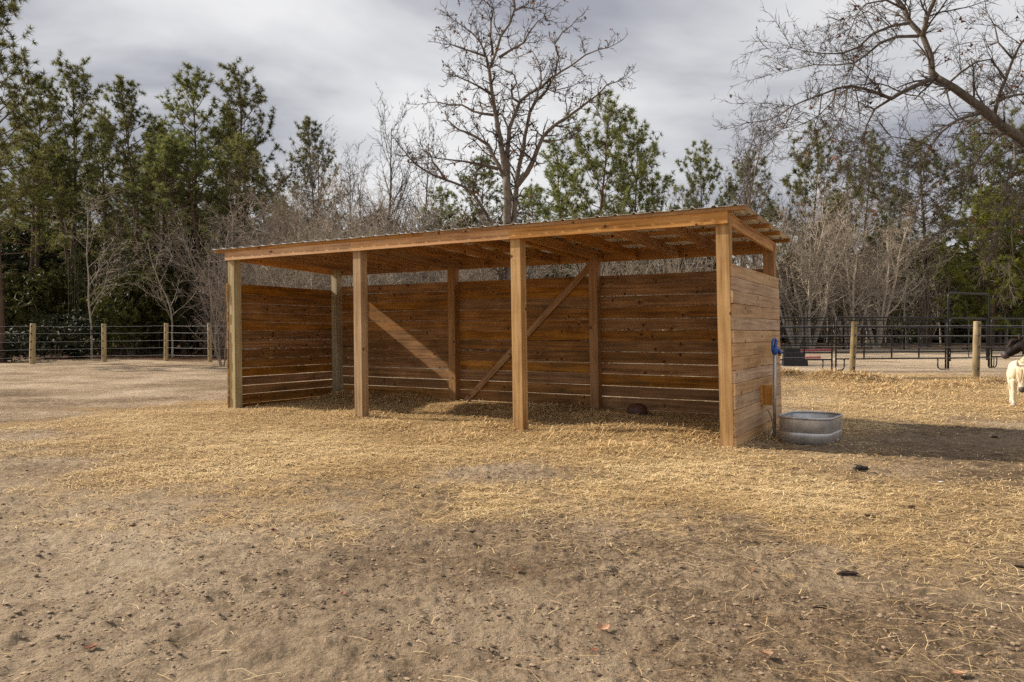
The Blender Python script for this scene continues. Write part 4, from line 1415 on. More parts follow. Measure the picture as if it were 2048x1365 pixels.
def make_pine(seed, H, c0=0.42, RD=2.7, dens=1.0, K=24, mat=None, flat=False, w=0.036):
    rg = random.Random(seed); ng = np.random.default_rng(seed)
    segs = []
    pos = Vector((0, 0, 0)); d = Vector((rg.uniform(-.03, .03), rg.uniform(-.03, .03), 1)).normalized()
    n = 16; r0 = 0.0135 * H
    path = [pos.copy()]
    for i in range(n):
        d = (d + rvec(rg) * 0.035 + UP * 0.05).normalized()
        q = pos + d * (H / n)
        segs.append((pos, q, r0 * (1 - i / n * 0.93), r0 * (1 - (i + 1) / n * 0.93), 0))
        pos = q; path.append(pos.copy())
    centers, dirs = [], []
    nb = int(50 * dens)

    def along(t):
        f = t * n; i = min(int(f), n - 1)
        return path[i].lerp(path[i + 1], f - i)
    for b in range(nb):
        u = (b + rg.random()) / nb
        t = c0 + (1 - c0) * u
        az = b * 2.4 + rg.uniform(-.5, .5)
        prof = math.sin(min(1.0, (1 - u) * 1.25 + 0.12) * math.pi * 0.5) ** 0.9
        if u < 0.2: prof *= 0.6 + 2.0 * u
        L = RD * prof * rg.uniform(0.55, 1.1) + 0.35
        el = R(-8 + 62 * u + rg.uniform(-12, 12))
        d = Vector((math.cos(az) * math.cos(el), math.sin(az) * math.cos(el), math.sin(el)))
        p = along(min(t, 0.985))
        m = max(3, int(L / 0.4))
        rr = max(0.012, r0 * 0.20 * (L / RD))
        tuft0 = 0.30 if u > 0.15 else 0.5
        for i in range(m):
            d = (d + rvec(rg) * 0.16 + UP * 0.10).normalized()
            q = p + d * (L / m)
            segs.append((p, q, rr * (1 - .8 * i / m), rr * (1 - .8 * (i + 1) / m), 1))
            ft = (i + 1) / m
            if ft > tuft0:
                for _ in range(rg.choice((1, 2, 2, 3))):
                    sd = (d * 0.6 + rvec(rg) + UP * 0.35).normalized()
                    sl = rg.uniform(0.18, 0.55) * (0.7 + 0.5 * prof)
                    e_ = q + sd * sl
                    segs.append((q, e_, 0.010, 0.006, 2))
                    centers.append(e_[:]); dirs.append(sd[:])
                    if rg.random() < 0.6:
                        mid = q.lerp(e_, 0.55); centers.append(mid[:]); dirs.append(sd[:])
            p = q
        centers.append(p[:]); dirs.append(d[:])
    for k in range(6):
        p = along(0.93 + 0.07 * k / 6); centers.append(p[:]); dirs.append((0, 0, 1))
    # dead stubs low on the trunk
    for k in range(9):
        t = rg.uniform(0.15, c0); az = rg.uniform(0, 6.28)
        p = along(t); dd = Vector((math.cos(az), math.sin(az), rg.uniform(-.2, .3)))
        segs.append((p, p + dd * rg.uniform(0.4, 1.5), 0.016, 0.006, 2))
    V, F, tone = leaf_cloud(ng, centers, dirs, K, (0.18, 0.33), (w * 0.8, w * 1.2), 0.85, 0.5)
    tr, tw = tree_meshes(segs, 9, 'pine', M_PINEB, M_PINEB, 6)
    cr_ = np_mesh('pine_crown', V, F, mat or M_NEEDLE, False, {'rnd': tone})
    return [tr, cr_], ['trunk', 'crown']


def make_bush(seed, H, RX, mat, n=1500, leaf=0.16, stems=5):
    rg = random.Random(seed); ng = np.random.default_rng(seed)
    segs = []
    for k in range(stems):
        a_ = rg.uniform(0, 6.28)
        cfg = dict(step=[0.4], wig=[0.16], trop=[0.06], kids=[4], start=[0.3], ang=[(25, 55)], ratio=[(0.3, 0.5)], rmin=0.008)
        grow(rg, Vector((0.1 * math.cos(a_), 0.1 * math.sin(a_), 0)), Vector((0.35 * math.cos(a_), 0.35 * math.sin(a_), 1)), H * 0.75, 0.03, 0, cfg, segs)
    nc = 46
    cl = []
    for k in range(nc):
        v = rvec(rg) * (rg.random() ** 0.4)
        cl.append((v.x * RX, v.y * RX, H * 0.52 + v.z * H * 0.46))
    cl = np.array(cl)
    idx = ng.integers(0, nc, n // 3)
    cc = cl[idx] + ng.normal(0, 0.17 * RX, (len(idx), 3)) * np.array([1, 1, 0.8])
    cc[:, 2] = np.clip(cc[:, 2], 0.05, None)
    V, F, tone = leaf_cloud(ng, cc, ng.normal(0, 0.3, cc.shape), 6, (leaf * 0.7, leaf * 1.3), (leaf * 0.4, leaf * 0.7), 1.0, 0.2)
    tone = np.clip(tone * 0.6 + np.repeat(np.repeat(ng.random(nc)[idx], 6), 3) * 0.4, 0, 1)
    tr, tw = tree_meshes(segs, 1, 'bush', M_GREYB, M_GREYTW, 5)
    return [tr, np_mesh('bush_crown', V, F, mat, False, {'rnd': tone})], ['trunk', 'crown']


CFG_SLIM = dict(step=[0.55, 0.3, 0.2, 0.16], wig=[0.05, 0.11, 0.18, 0.22], trop=[0.03, 0.11, 0.05, 0.02], kids=[34, 9, 5], start=[0.24, 0.12, 0.1], ang=[(24, 48), (25, 52), (25, 60)],
                ratio=[(0.26, 0.42), (0.32, 0.55), (0.35, 0.6)], rmin=0.0125, taper=0.85, minl=0.2)
CFG_SPREAD = dict(step=[0.5, 0.3, 0.2, 0.15], wig=[0.10, 0.17, 0.24, 0.28], trop=[0.03, 0.05, 0.02, 0.0], kids=[15, 10, 6], start=[0.28, 0.12, 0.1], ang=[(28, 60), (28, 62), (28, 65)],
                  ratio=[(0.38, 0.62), (0.32, 0.55), (0.35, 0.6)], rmin=0.010, taper=0.8, minl=0.18)
CFG_BRUSH = dict(step=[0.35, 0.22, 0.16], wig=[0.17, 0.24, 0.3], trop=[0.05, 0.04, 0.0], kids=[11, 7, 3], start=[0.15, 0.1, 0.1], ang=[(25, 60), (28, 65), (30, 65)],
                 ratio=[(0.32, 0.55), (0.32, 0.6), (0.35, 0.6)], rmin=0.0065, taper=0.8, minl=0.14)


def make_bare(seed, H, cfg, r0, stems=1, spread=0.0, mb_=None, mt_=None, split=1):
    rg = random.Random(seed)
    segs = []
    for k in range(stems):
        a_ = 6.28 * k / stems + rg.uniform(-.6, .6)
        d = Vector((spread * math.cos(a_), spread * math.sin(a_), 1))
        grow(rg, Vector((0.12 * math.cos(a_) * (stems > 1), 0.12 * math.sin(a_) * (stems > 1), 0)), d, H * rg.uniform(0.8, 1.0) if stems > 1 else H, r0 * rg.uniform(0.7, 1.0), 0, cfg, segs)
    zmax = max(s_[1].z for s_ in segs)
    k = H / zmax
    segs = [(a_ * k, b_ * k, c_ * k, d_ * k, e_) for (a_, b_, c_, d_, e_) in segs]
    return tree_meshes(segs, split, 'bare', mb_ or M_GREYB, mt_ or M_GREYTW, 6), ['trunk', 'crown']


PINES = [make_pine(s_, 16.0, c, rd, dn) for s_, c, rd, dn in ((101, 0.34, 3.2, 1.2), (102, 0.38, 3.0, 1.2), (103, 0.30, 3.4, 1.25), (104, 0.42, 2.8, 1.1))]
TALLPINE = [make_pine(s_, 16.0, 0.60, 2.4, 0.75) for s_ in (105, 106)]
BROADPINE = make_pine(111, 12.0, 0.14, 4.0, 1.25)
YPINE = make_pine(112, 9.0, 0.05, 3.3, 1.6, 24, M_NEEDLEY, w=0.04)
BUSHES = [make_bush(121, 5.5, 2.3, M_BUSH, 4200, 0.24), make_bush(122, 4.0, 2.1, M_BUSHY, 3300, 0.20), make_bush(123, 7.5, 2.4, M_BUSH, 5200, 0.27), make_bush(124, 2.0, 1.5, M_BUSH, 2000, 0.15)]
SLIM = [make_bare(s_, 13.0, CFG_SLIM, 0.15, 1, 0, M_OAK, M_OAKTW) for s_ in (131, 132, 133)]
PSLIM = [make_bare(s_, 10.0, CFG_SPREAD, 0.10, 1, 0, M_PALE, M_PALETW) for s_ in (141, 142)]
MULTI = [make_bare(s_, 9.0, CFG_SPREAD, 0.15, 5, 0.30, M_PALE, M_PALETW) for s_ in (151, 152)]
SPREAD = [make_bare(s_, 9.0, CFG_SPREAD, 0.13) for s_ in (161, 162, 163)]
BRUSH = [make_bare(s_, 5.0, CFG_BRUSH, 0.035, 7, 0.45) for s_ in (171, 172, 173)]
PBRUSH = [make_bare(s_, 5.0, CFG_BRUSH, 0.035, 6, 0.5, M_PALE, M_PALETW) for s_ in (174, 175)]


def put(proto, natural_h, kind, px, ytop, Y, label, cat, group=None, wide=1.0, rz=None, tilt=0.0):
    x = px_x(px, Y)
    h_ = px_z(ytop, Y) - hz(x, Y)
    s_ = h_ / natural_h
    return place(proto[0], proto[1], kind, x, Y, s_ * wide, PR.uniform(0, 6.28) if rz is None else rz, label, cat, group, s_, tilt)


GP = 'pines at the edge of the woods'
left_pines = [(2, 34, 30, 2, 1.05, 'tall pine cut off by the left picture edge'), (72, 168, 40, 1, 0.95, 'pine crown just right of the leftmost tall pine'), (140, 148, 42, 2, 0.95, 'pine with three pointed tops above the left fence'),
              (218, 240, 47, 3, 0.9, 'low pine crown in the gap between two taller left pines'), (292, 195, 42, 1, 0.95, 'round topped pine with a bare reddish trunk'), (345, 265, 48, 3, 0.95, 'short pine crown left of the central left pair'),
              (392, 164, 43, 0, 1.05, 'tall pine, left one of the pair above the shed corner'), (440, 245, 50, 3, 0.95, 'small pine crown between the pair above the shed corner'), (488, 162, 43, 2, 1.0, 'tall pine, right one of the pair above the shed corner'),
              (640, 268, 52, 1, 0.85, 'small pine behind bare branches left of the big oak')]
for px, yt, Y, k, wd, lab in left_pines:
    put(PINES[k], 16.0, 'pine_tree', px, yt, Y, lab, 'pine', GP, wd)
put(BROADPINE, 12.0, 'pine_tree', 1193, 240, 46, 'broad green pine right of the big bare oak', 'pine', GP, 1.0)
put(BROADPINE, 12.0, 'pine_tree', 1275, 288, 47, 'lower shoulder pine right of the broad green pine', 'pine', GP, 0.9)
put(PINES[2], 16.0, 'pine_tree', 1120, 300, 52, 'pine half hidden behind the right limbs of the big oak', 'pine', GP, 1.1)
put(PINES[1], 16.0, 'pine_tree', 955, 322, 56, 'pine half hidden behind the left limbs of the big oak', 'pine', GP, 1.1)
put(PINES[0], 16.0, 'pine_tree', 870, 395, 60, 'small distant pine left of the big oak trunk', 'pine', GP, 1.2)
put(BROADPINE, 12.0, 'pine_tree', 1415, 322, 52, 'yellowish pine above the right end of the shed roof', 'pine', GP, 0.8)
put(PINES[3], 16.0, 'pine_tree', 1480, 322, 54, 'pine behind the slim bare pair above the shed roof', 'pine', GP, 1.1)
put(BROADPINE, 12.0, 'pine_tree', 1612, 290, 50, 'rounded pine crown right of the shed roof', 'pine', GP, 0.85)
put(BROADPINE, 12.0, 'pine_tree', 1722, 308, 52, 'second rounded pine crown right of the shed roof', 'pine', GP, 0.8)
put(PINES[2], 16.0, 'pine_tree', 1855, 300, 50, 'dark pine under the overhanging oak limb', 'pine', GP, 1.25)
put(BROADPINE, 12.0, 'pine_tree', 1958, 268, 50, 'dense dark pine below the thick oak limb', 'pine', GP, 0.9)
put(BROADPINE, 12.0, 'pine_tree', 2052, 235, 49, 'dark pine at the right picture edge', 'pine', GP, 0.95)
put(YPINE, 9.0, 'pine_tree', 1985, 412, 46.4, 'yellow green young pine behind the arched gate', 'pine', GP, 1.15)
put(YPINE, 9.0, 'pine_tree', 2085, 450, 46.8, 'yellow green young pine at the right picture edge', 'pine', GP, 1.1)

GTK = 'straight trunks of tall pines behind the left shed corner'
for px, yt, Y, lab in ((318, 300, 40, 'high crowned pine trunk right of the round topped pine'), (368, 285, 38, 'high crowned pine trunk left of the tall pair'), (412, 300, 39, 'high crowned pine trunk between the tall pair'),
                       (448, 290, 37.5, 'high crowned pine trunk nearest the left shed corner'), (478, 310, 41, 'high crowned pine trunk behind the left shed corner'), (150, 310, 41, 'high crowned pine trunk in the dark left woods'), (60, 300, 40, 'high crowned pine trunk left of the dark gap')):
    put(TALLPINE[px % 2], 16.0, 'pine_tree', px, yt, Y, lab, 'pine', GTK, 1.15)

# rows of further trees, alike in the photograph
rf = random.Random(77)
GF = 'crowded trees deep in the woods'
for k in range(34):
    px = -150 + k * 70 + rf.uniform(-25, 25)
    Y = rf.uniform(56, 70)
    yt = rf.uniform(330, 410) if px < 560 else rf.uniform(385, 450)
    if px > 600 and k % 3:
        put(rf.choice(SPREAD), 9.0, 'distant_bare_tree', px, yt - 20, Y, 'bare grey tree deep in the woods ' + ('behind the middle of the shed', 'right of the shed')[int(px > 1440)], 'tree', GF, rf.uniform(0.9, 1.1))
        continue
    put(PINES[rf.randrange(4)], 16.0, 'distant_pine', px, yt, Y, 'green pine deep in the woods ' + ('of the left third', 'behind the middle of the shed', 'right of the shed')[int(np.searchsorted([560, 1440], px))], 'pine', GF, rf.uniform(1.1, 1.5))
GB = 'dark evergreen undergrowth of the left woods'
for k in range(26):
    px = rf.uniform(-180, 470); Y = rf.uniform(39, 52)
    yt = rf.uniform(455, 580)
    b = rf.choice((0, 0, 2, 2, 1))
    zone = ('outside the left picture edge', 'left of the leftmost fence post', 'between the first two left fence posts', 'between the second and third left fence posts', 'beside the left shed corner')[int(np.searchsorted([-20, 64, 208, 332], px))]
    put(BUSHES[b], (5.5, 4.0, 7.5, 2.0)[b], 'evergreen_shrub', px, yt, Y, ('tall' if yt < 505 else 'low') + ' dark evergreen shrub in the woods ' + zone, 'shrub', GB, rf.uniform(0.75, 1.1))
for px, yt, Y in ((8, 660, 30.5), (112, 628, 33.5)):
    put(BUSHES[3], 2.0, 'low_shrub', px, yt, Y, 'low grey green shrub ' + ('at the left picture edge' if px < 50 else 'right of the leftmost fence post'), 'shrub', 'low shrubs along the left fence', 1.3)
for px, yt, Y in ((262, 530, 36), (322, 540, 37)):
    put(BUSHES[1], 4.0, 'olive_shrub', px, yt, Y, 'olive green leafy shrub ' + ('between the second and third left fence posts' if px < 300 else 'behind the third left fence post'), 'shrub', 'olive shrubs behind the left fence', 0.8)
GR = 'bare grey brush behind the shed'
for k in range(66):
    px = rf.uniform(430, 1010) if k < 52 else rf.uniform(1000, 1440); Y = rf.uniform(27, 44)
    yt = rf.uniform(290, 450) if px < 780 else rf.uniform(385, 490)
    pr = rf.choice(BRUSH + BRUSH + PBRUSH + SPREAD[:1])
    nh = 9.0 if pr in SPREAD else 5.0
    zone = ('above the left end of the roof', 'left of the tall slim bare tree', 'left of the big oak', 'behind the big oak', 'right of the big oak')[int(np.searchsorted([560, 740, 900, 1080], px))]
    put(pr, nh, 'bare_brush', px, yt, Y, ('pale' if pr in PBRUSH else 'grey') + ' tangled bare brush ' + zone, 'brush', GR, rf.uniform(0.7, 1.1))
for k in range(16):
    px = rf.uniform(470, 1430); Y = rf.uniform(44, 54)
    put(BUSHES[1 if k % 3 else 2], 4.0 if k % 3 else 7.5, 'mixed_shrub', px, rf.uniform(430, 520), Y, 'olive shrub in the brush ' + ('above the left end of the roof', 'left of the big oak', 'behind the big oak', 'right of the big oak')[int(np.searchsorted([650, 900, 1100], px))], 'shrub', 'olive shrubs behind the shed', 1.1)
GT = 'bare trees rising above the brush'
for px, yt, Y, k, lab in ((770, 158, 40, 0, 'tall slim bare tree left of the big oak'), (862, 200, 43, 1, 'slim bare tree touching the left twigs of the big oak'), (645, 232, 42, 2, 'thin bare tree behind the small pine'), (700, 262, 38, 1, 'bare tree between the small pine and the tall slim tree'),
                          (740, 290, 36, 2, 'short bare tree left of the tall slim tree'), (1470, 190, 36, 0, 'slim bare tree above the shed roof corner, left of two'), (1512, 206, 37, 2, 'slim bare tree above the shed roof corner, right of two'), (600, 285, 40, 0, 'bare tree at the left end of the grey brush'),
                          (1385, 330, 44, 1, 'faint bare tree left of the yellowish pine'), (1330, 365, 42, 2, 'low bare tree beside the lower shoulder pine')):
    put(SLIM[k], 13.0, 'bare_tree', px, yt, Y, lab, 'tree', GT, 1.0)
GW = 'pale bare trees right of the shed'
for px, yt, Y, pr, nh, lab in ((1590, 350, 46.3, MULTI[0], 9.0, 'pale bare clump touching the shed wall'), (1622, 390, 46.0, MULTI[1], 9.0, 'pale bare clump of leaning stems right of the shed'), (1700, 380, 46.6, MULTI[0], 9.0, 'pale bare clump behind the first fence post'),
                               (1752, 400, 46.4, MULTI[1], 9.0, 'pale spreading bare clump left of the arched gate'), (1810, 400, 47, PSLIM[1], 10.0, 'bare tree above the near corral fence'), (1850, 440, 48, SPREAD[2], 9.0, 'bare tree left of the yellow green pine'),
                               (1655, 340, 51, SLIM[1], 13.0, 'slim bare tree under the oak twigs'), (1760, 350, 52, SLIM[2], 13.0, 'slim bare tree between the rounded pines'), (1560, 360, 48, SLIM[0], 13.0, 'slim bare tree at the roof end of the shed')):
    put(pr, nh, 'pale_bare_tree', px, yt, Y, lab, 'tree', GW, 1.05)
for k in range(32):
    px = rf.uniform(1530, 2080) if k < 10 else rf.uniform(1530, 1880); Y = rf.uniform(46.8, 56)
    pr = rf.choice(BRUSH + PBRUSH + SPREAD + SPREAD)
    put(pr, 9.0 if pr in SPREAD else 5.0, 'brush', px, rf.uniform(345, 520), Y, 'bare brush in the shade behind the corral ' + ('beside the shed wall', 'behind the first fence post', 'left of the arched gate', 'behind the arched gate', 'at the right edge')[int(np.searchsorted([1620, 1760, 1890, 1985], px))], 'brush', 'bare brush behind the corral', 1.0)
for k in range(8):
    px = rf.uniform(1540, 2150); Y = rf.uniform(58, 66)
    put(BUSHES[(0, 2, 1)[k % 3]], (5.5, 7.5, 4.0)[k % 3], 'dark_shrub', px, rf.uniform(480, 560), Y, 'dark evergreen shrub behind the corral ' + ('beside the shed wall', 'behind the first fence post', 'left of the arched gate', 'behind the arched gate', 'at the right edge')[int(np.searchsorted([1620, 1760, 1890, 1985], px))], 'shrub', 'dark shrubs behind the corral', 1.3)
GS = 'pale bare saplings behind the left fence'
for px, yt, Y, pr, nh, lab in ((184, 330, 33.2, PSLIM[0], 10.0, 'pale forked bare tree behind the left fence'), (345, 440, 34.0, PSLIM[1], 10.0, 'pale bare sapling right of the third left fence post'), (243, 400, 36.5, SLIM[1], 13.0, 'thin grey sapling between the second and third left fence posts'),
                               (430, 380, 36.0, PSLIM[0], 10.0, 'pale bare tree beside the left shed corner'), (548, 470, 33.0, PSLIM[1], 10.0, 'pale bare tree seen over the left shed wall'), (660, 470, 31.0, MULTI[1], 9.0, 'pale leaning trunks seen over the rear shed wall')):
    put(pr, nh, 'pale_sapling', px, yt, Y, lab, 'tree', GS, 1.0)
# bamboo stand
rgb = random.Random(5)
bs_ = []; bc_ = []; bd_ = []
for k in range(70):
    p = Vector((rgb.uniform(-3.2, 3.2), rgb.uniform(-1.5, 1.5), 0)); hh = rgb.uniform(3.5, 6.0)
    d = Vector((rgb.uniform(-.06, .06), rgb.uniform(-.06, .06), 1))
    bs_.append((p, p + d * hh, 0.016, 0.008, 0))
    for j in range(9):
        q = p + d * hh * rgb.uniform(0.4, 1.0); bc_.append((q + rvec(rgb) * 0.25)[:]); bd_.append((0.2, 0, -0.4))
V, F, tone = leaf_cloud(np.random.default_rng(6), bc_, bd_, 9, (0.14, 0.26), (0.03, 0.05), 0.8, 0.5)
bam = [tree_meshes(bs_, 0, 'bamboo', M_BUSHY, M_BUSHY, 4)[0], np_mesh('bamboo_leaves', V, F, M_BAMBOO, False, {'rnd': tone})]
bam[0].materials.clear(); bam[0].materials.append(plain('bamboo_cane', (0.085, 0.09, 0.04), 0.6, 0, 0.2, 3))
for px, Y, lab in ((265, 38.5, 'stand of slender bamboo behind the second and third left fence posts'), (150, 43.5, 'stand of slender bamboo in the dark gap of the left woods')):
    x = px_x(px, Y)
    place(bam, ['canes', 'leaves'], 'bamboo_clump', x, Y, 1.0, PR.uniform(-.3, .3), lab, 'bamboo', 'bamboo in the left woods')

# the wood beyond, too far to tell tree from tree
ng = np.random.default_rng(31)
n = 42000
x = ng.uniform(-85, 85, n); y = 74 + ng.uniform(0, 16, n)
top = 10.0 + 6.0 * fbm(x * 0.3, y * 0.1, 4, 3) - 2.2 * sstep(-25, 5, x) + 1.5 * sstep(-8, -30, x)
z = top * (1 - ng.random(n) ** 1.5)
V, F, tone = leaf_cloud(ng, np.stack([x, y, z + 0.3], 1), ng.normal(0, 1, (n, 3)), 2, (0.7, 1.5), (0.35, 0.8), 1.0, 0.2)
tag(link('distant_wood', np_mesh('distant_wood', V, F, M_WOODMASS, False, {'rnd': tone})), 'far mass of mixed woodland closing the view', 'woods', None, 'stuff')


# ---- the two bare oaks, their limbs laid out one by one
def oak(name, Yd, base, limbs, trunkfix, seed, cfg, label, depth=1.3, leaves_n=0):
    """limbs: list of (points[(px,py)], r0, r1); each limb gets its own drift in depth"""
    rg = random.Random(seed)
    bx, by = base
    ob = empty(name, (bx, by, hz(bx, by) - 0.05))
    tag(ob, label, 'tree')
    zb = ob.location.z
    tubes = MB(); twigs = []; tips = []
    for li, (pts, r0, r1, dy) in enumerate(limbs):
        P = []
        for i, (px, py) in enumerate(pts):
            Yk = Yd + dy * (i / max(1, len(pts) - 1)) ** 1.1
            P.append(Vector((px_x(px, Yk) - bx, Yk - by, px_z(py, Yk) - zb)))
        # subdivide with a little crookedness
        Q = []
        for i in range(len(P) - 1):
            a_, b_ = P[i], P[i + 1]
            m = max(1, int((b_ - a_).length / 0.3))
            for k in range(m):
                q = a_.lerp(b_, k / m)
                if k: q = q + rvec(rg) * 0.03
                Q.append(q)
        Q.append(P[-1])
        m = len(Q)
        r0, r1 = r0 * 0.82, r1 * 0.82
        rad_ = [r0 + (r1 - r0) * (i / (m - 1)) ** 0.8 for i in range(m)]
        tubes.tube([q[:] for q in Q], rad_, 8)
        # side branches
        if li in trunkfix: continue
        for i in range(1, m):
            t = i / m
            d = (Q[i] - Q[i - 1]).normalized()
            k_ = cfg['dens'] * (Q[i] - Q[i - 1]).length
            c_ = int(k_) + (rg.random() < k_ - int(k_))
            for _ in range(c_):
                if t < 0.12: continue
                ang = R(rg.uniform(30, 78))
                ax = d.cross(rvec(rg))
                if ax.length < 1e-3: continue
                cd = Quaternion(ax.normalized(), ang) @ d
                L = rg.uniform(*cfg['len']) * (1 - 0.35 * t)
                grow(rg, Q[i], cd, L, max(0.008, min(rad_[i] * 0.45, 0.035)), 0, cfg, twigs, tips)
        if li:
            grow(rg, Q[-1], (Q[-1] - Q[-2]), cfg['len'][1] * 0.7, r1, 0, cfg, twigs, tips)
    tubes.build('trunk', M_OAK, ob, smooth=True)
    V, F = segs_mesh_arrays(np.array([s_[0][:] for s_ in twigs]), np.array([s_[1][:] for s_ in twigs]), [s_[2] for s_ in twigs], [s_[3] for s_ in twigs], 3)
    link('crown', np_mesh('oak_crown', V, F, M_OAKTW, False), ob)
    if leaves_n and tips:
        sel = [rg.choice(tips) for _ in range(leaves_n)]
        V, F, tone = leaf_cloud(np.random.default_rng(seed), np.array([s_[0][:] for s_ in sel]), np.array([s_[1][:] for s_ in sel]), 2, (0.08, 0.14), (0.05, 0.09), 0.8, 0.3)
        link('dead_leaves', np_mesh('oak_dead_leaves', V, F, M_OAKLEAF, False, {'rnd': tone}), ob)
    return ob


def z6(pts):
    return [(650 + x_ / 2.844, y_ / 2.844) for x_, y_ in pts]


def z7(pts):
    return [(1348 + x_ / 2.73, y_ / 2.73) for x_, y_ in pts]


YO = 24.0
cfgo = dict(step=[0.16, 0.13, 0.1], wig=[0.34, 0.42, 0.45], trop=[0.05, 0.05, 0.03], kids=[8, 5], start=[0.12, 0.1], ang=[(30, 75), (30, 75)], ratio=[(0.32, 0.6), (0.35, 0.6)], rmin=0.0085, taper=0.5, minl=0.1, dens=6.5, len=(0.35, 1.15))
l_oak = [
    (z6([(1040, 1990), (1040, 1330), (1040, 1150), (1032, 1010)]), 0.22, 0.15, 0.0),
    (z6([(1078, 1990), (1076, 1330), (1080, 1150), (1092, 1010), (1130, 850), (1150, 720), (1165, 640), (1200, 580), (1260, 520), (1310, 430), (1330, 330), (1305, 260), (1350, 190), (1400, 155)]), 0.20, 0.02, 1.0),
    (z6([(1032, 1020), (1005, 850), (985, 740), (962, 610), (945, 490), (933, 400), (945, 380), (975, 300), (1000, 215), (1050, 145), (1080, 60), (1075, -30)]), 0.135, 0.03, -0.6),
    (z6([(935, 410), (918, 330), (870, 312), (800, 290), (720, 262)]), 0.07, 0.02, -0.8),
    (z6([(1034, 1020), (1038, 850), (1047, 740), (1080, 650), (1110, 580), (1160, 540), (1230, 500), (1290, 450), (1340, 415), (1400, 380), (1480, 320), (1550, 292), (1600, 280)]), 0.12, 0.018, 0.6),
    (z6([(1110, 590), (1068, 565), (1060, 520), (1090, 480), (1075, 430), (1010, 400)]), 0.055, 0.018, -1.2),
    (z6([(1090, 1060), (1150, 985), (1205, 860), (1240, 780), (1300, 720), (1380, 670), (1450, 620), (1500, 580), (1550, 545), (1600, 490), (1655, 472)]), 0.12, 0.018, -0.8),
    (z6([(1235, 805), (1330, 800), (1400, 785), (1440, 760)]), 0.045, 0.014, 1.0),
    (z6([(1030, 1030), (960, 900), (930, 830), (870, 790), (820, 762), (760, 742), (700, 690), (690, 660)]), 0.11, 0.018, 1.2),
    (z6([(985, 965), (900, 940), (850, 932), (780, 920), (690, 910), (640, 905)]), 0.075, 0.016, -1.0),
    (z6([(1000, 1990), (985, 1400), (945, 1270), (880, 1160), (840, 1100), (780, 1060), (700, 1030), (640, 1010), (580, 980), (520, 940), (470, 890)]), 0.14, 0.025, -1.4),
    (z6([(690, 1030), (650, 970), (615, 925), (600, 880), (560, 860)]), 0.06, 0.016, 0.6),
    (z6([(965, 660), (900, 652), (850, 640), (780, 602), (700, 600), (640, 585), (590, 590)]), 0.06, 0.015, 1.0),
    (z6([(940, 540), (880, 500), (820, 470), (750, 440), (720, 440)]), 0.05, 0.015, -1.2),
    (z6([(955, 320), (942, 220), (945, 130), (960, 60), (900, 10), (860, 0)]), 0.055, 0.015, 0.7),
    (z6([(990, 335), (1060, 290), (1130, 252), (1155, 200), (1210, 130), (1240, 110)]), 0.06, 0.015, -0.7),
    (z6([(1080, 70), (1130, 50), (1180, 60), (1220, 45)]), 0.035, 0.012, 0.5),
    (z6([(1200, 585), (1230, 470), (1220, 380), (1180, 300), (1100, 330)]), 0.05, 0.015, 1.2),
    (z6([(1290, 455), (1310, 520), (1390, 500), (1440, 480)]), 0.035, 0.012, -0.6),
    (z6([(1500, 585), (1560, 590), (1630, 640)]), 0.03, 0.012, 0.3),
    (z6([(915, 330), (880, 240), (830, 190), (760, 140), (710, 105)]), 0.045, 0.014, 0.8),
    (z6([(1045, 740), (1010, 660), (960, 640), (1010, 560), (1060, 640)]), 0.04, 0.014, 1.0),
]
oak('oak_tree', YO, (px_x(1018, YO), YO), l_oak, (0,), 201, cfgo, 'big bare crooked oak rising behind the middle of the shed', leaves_n=330)

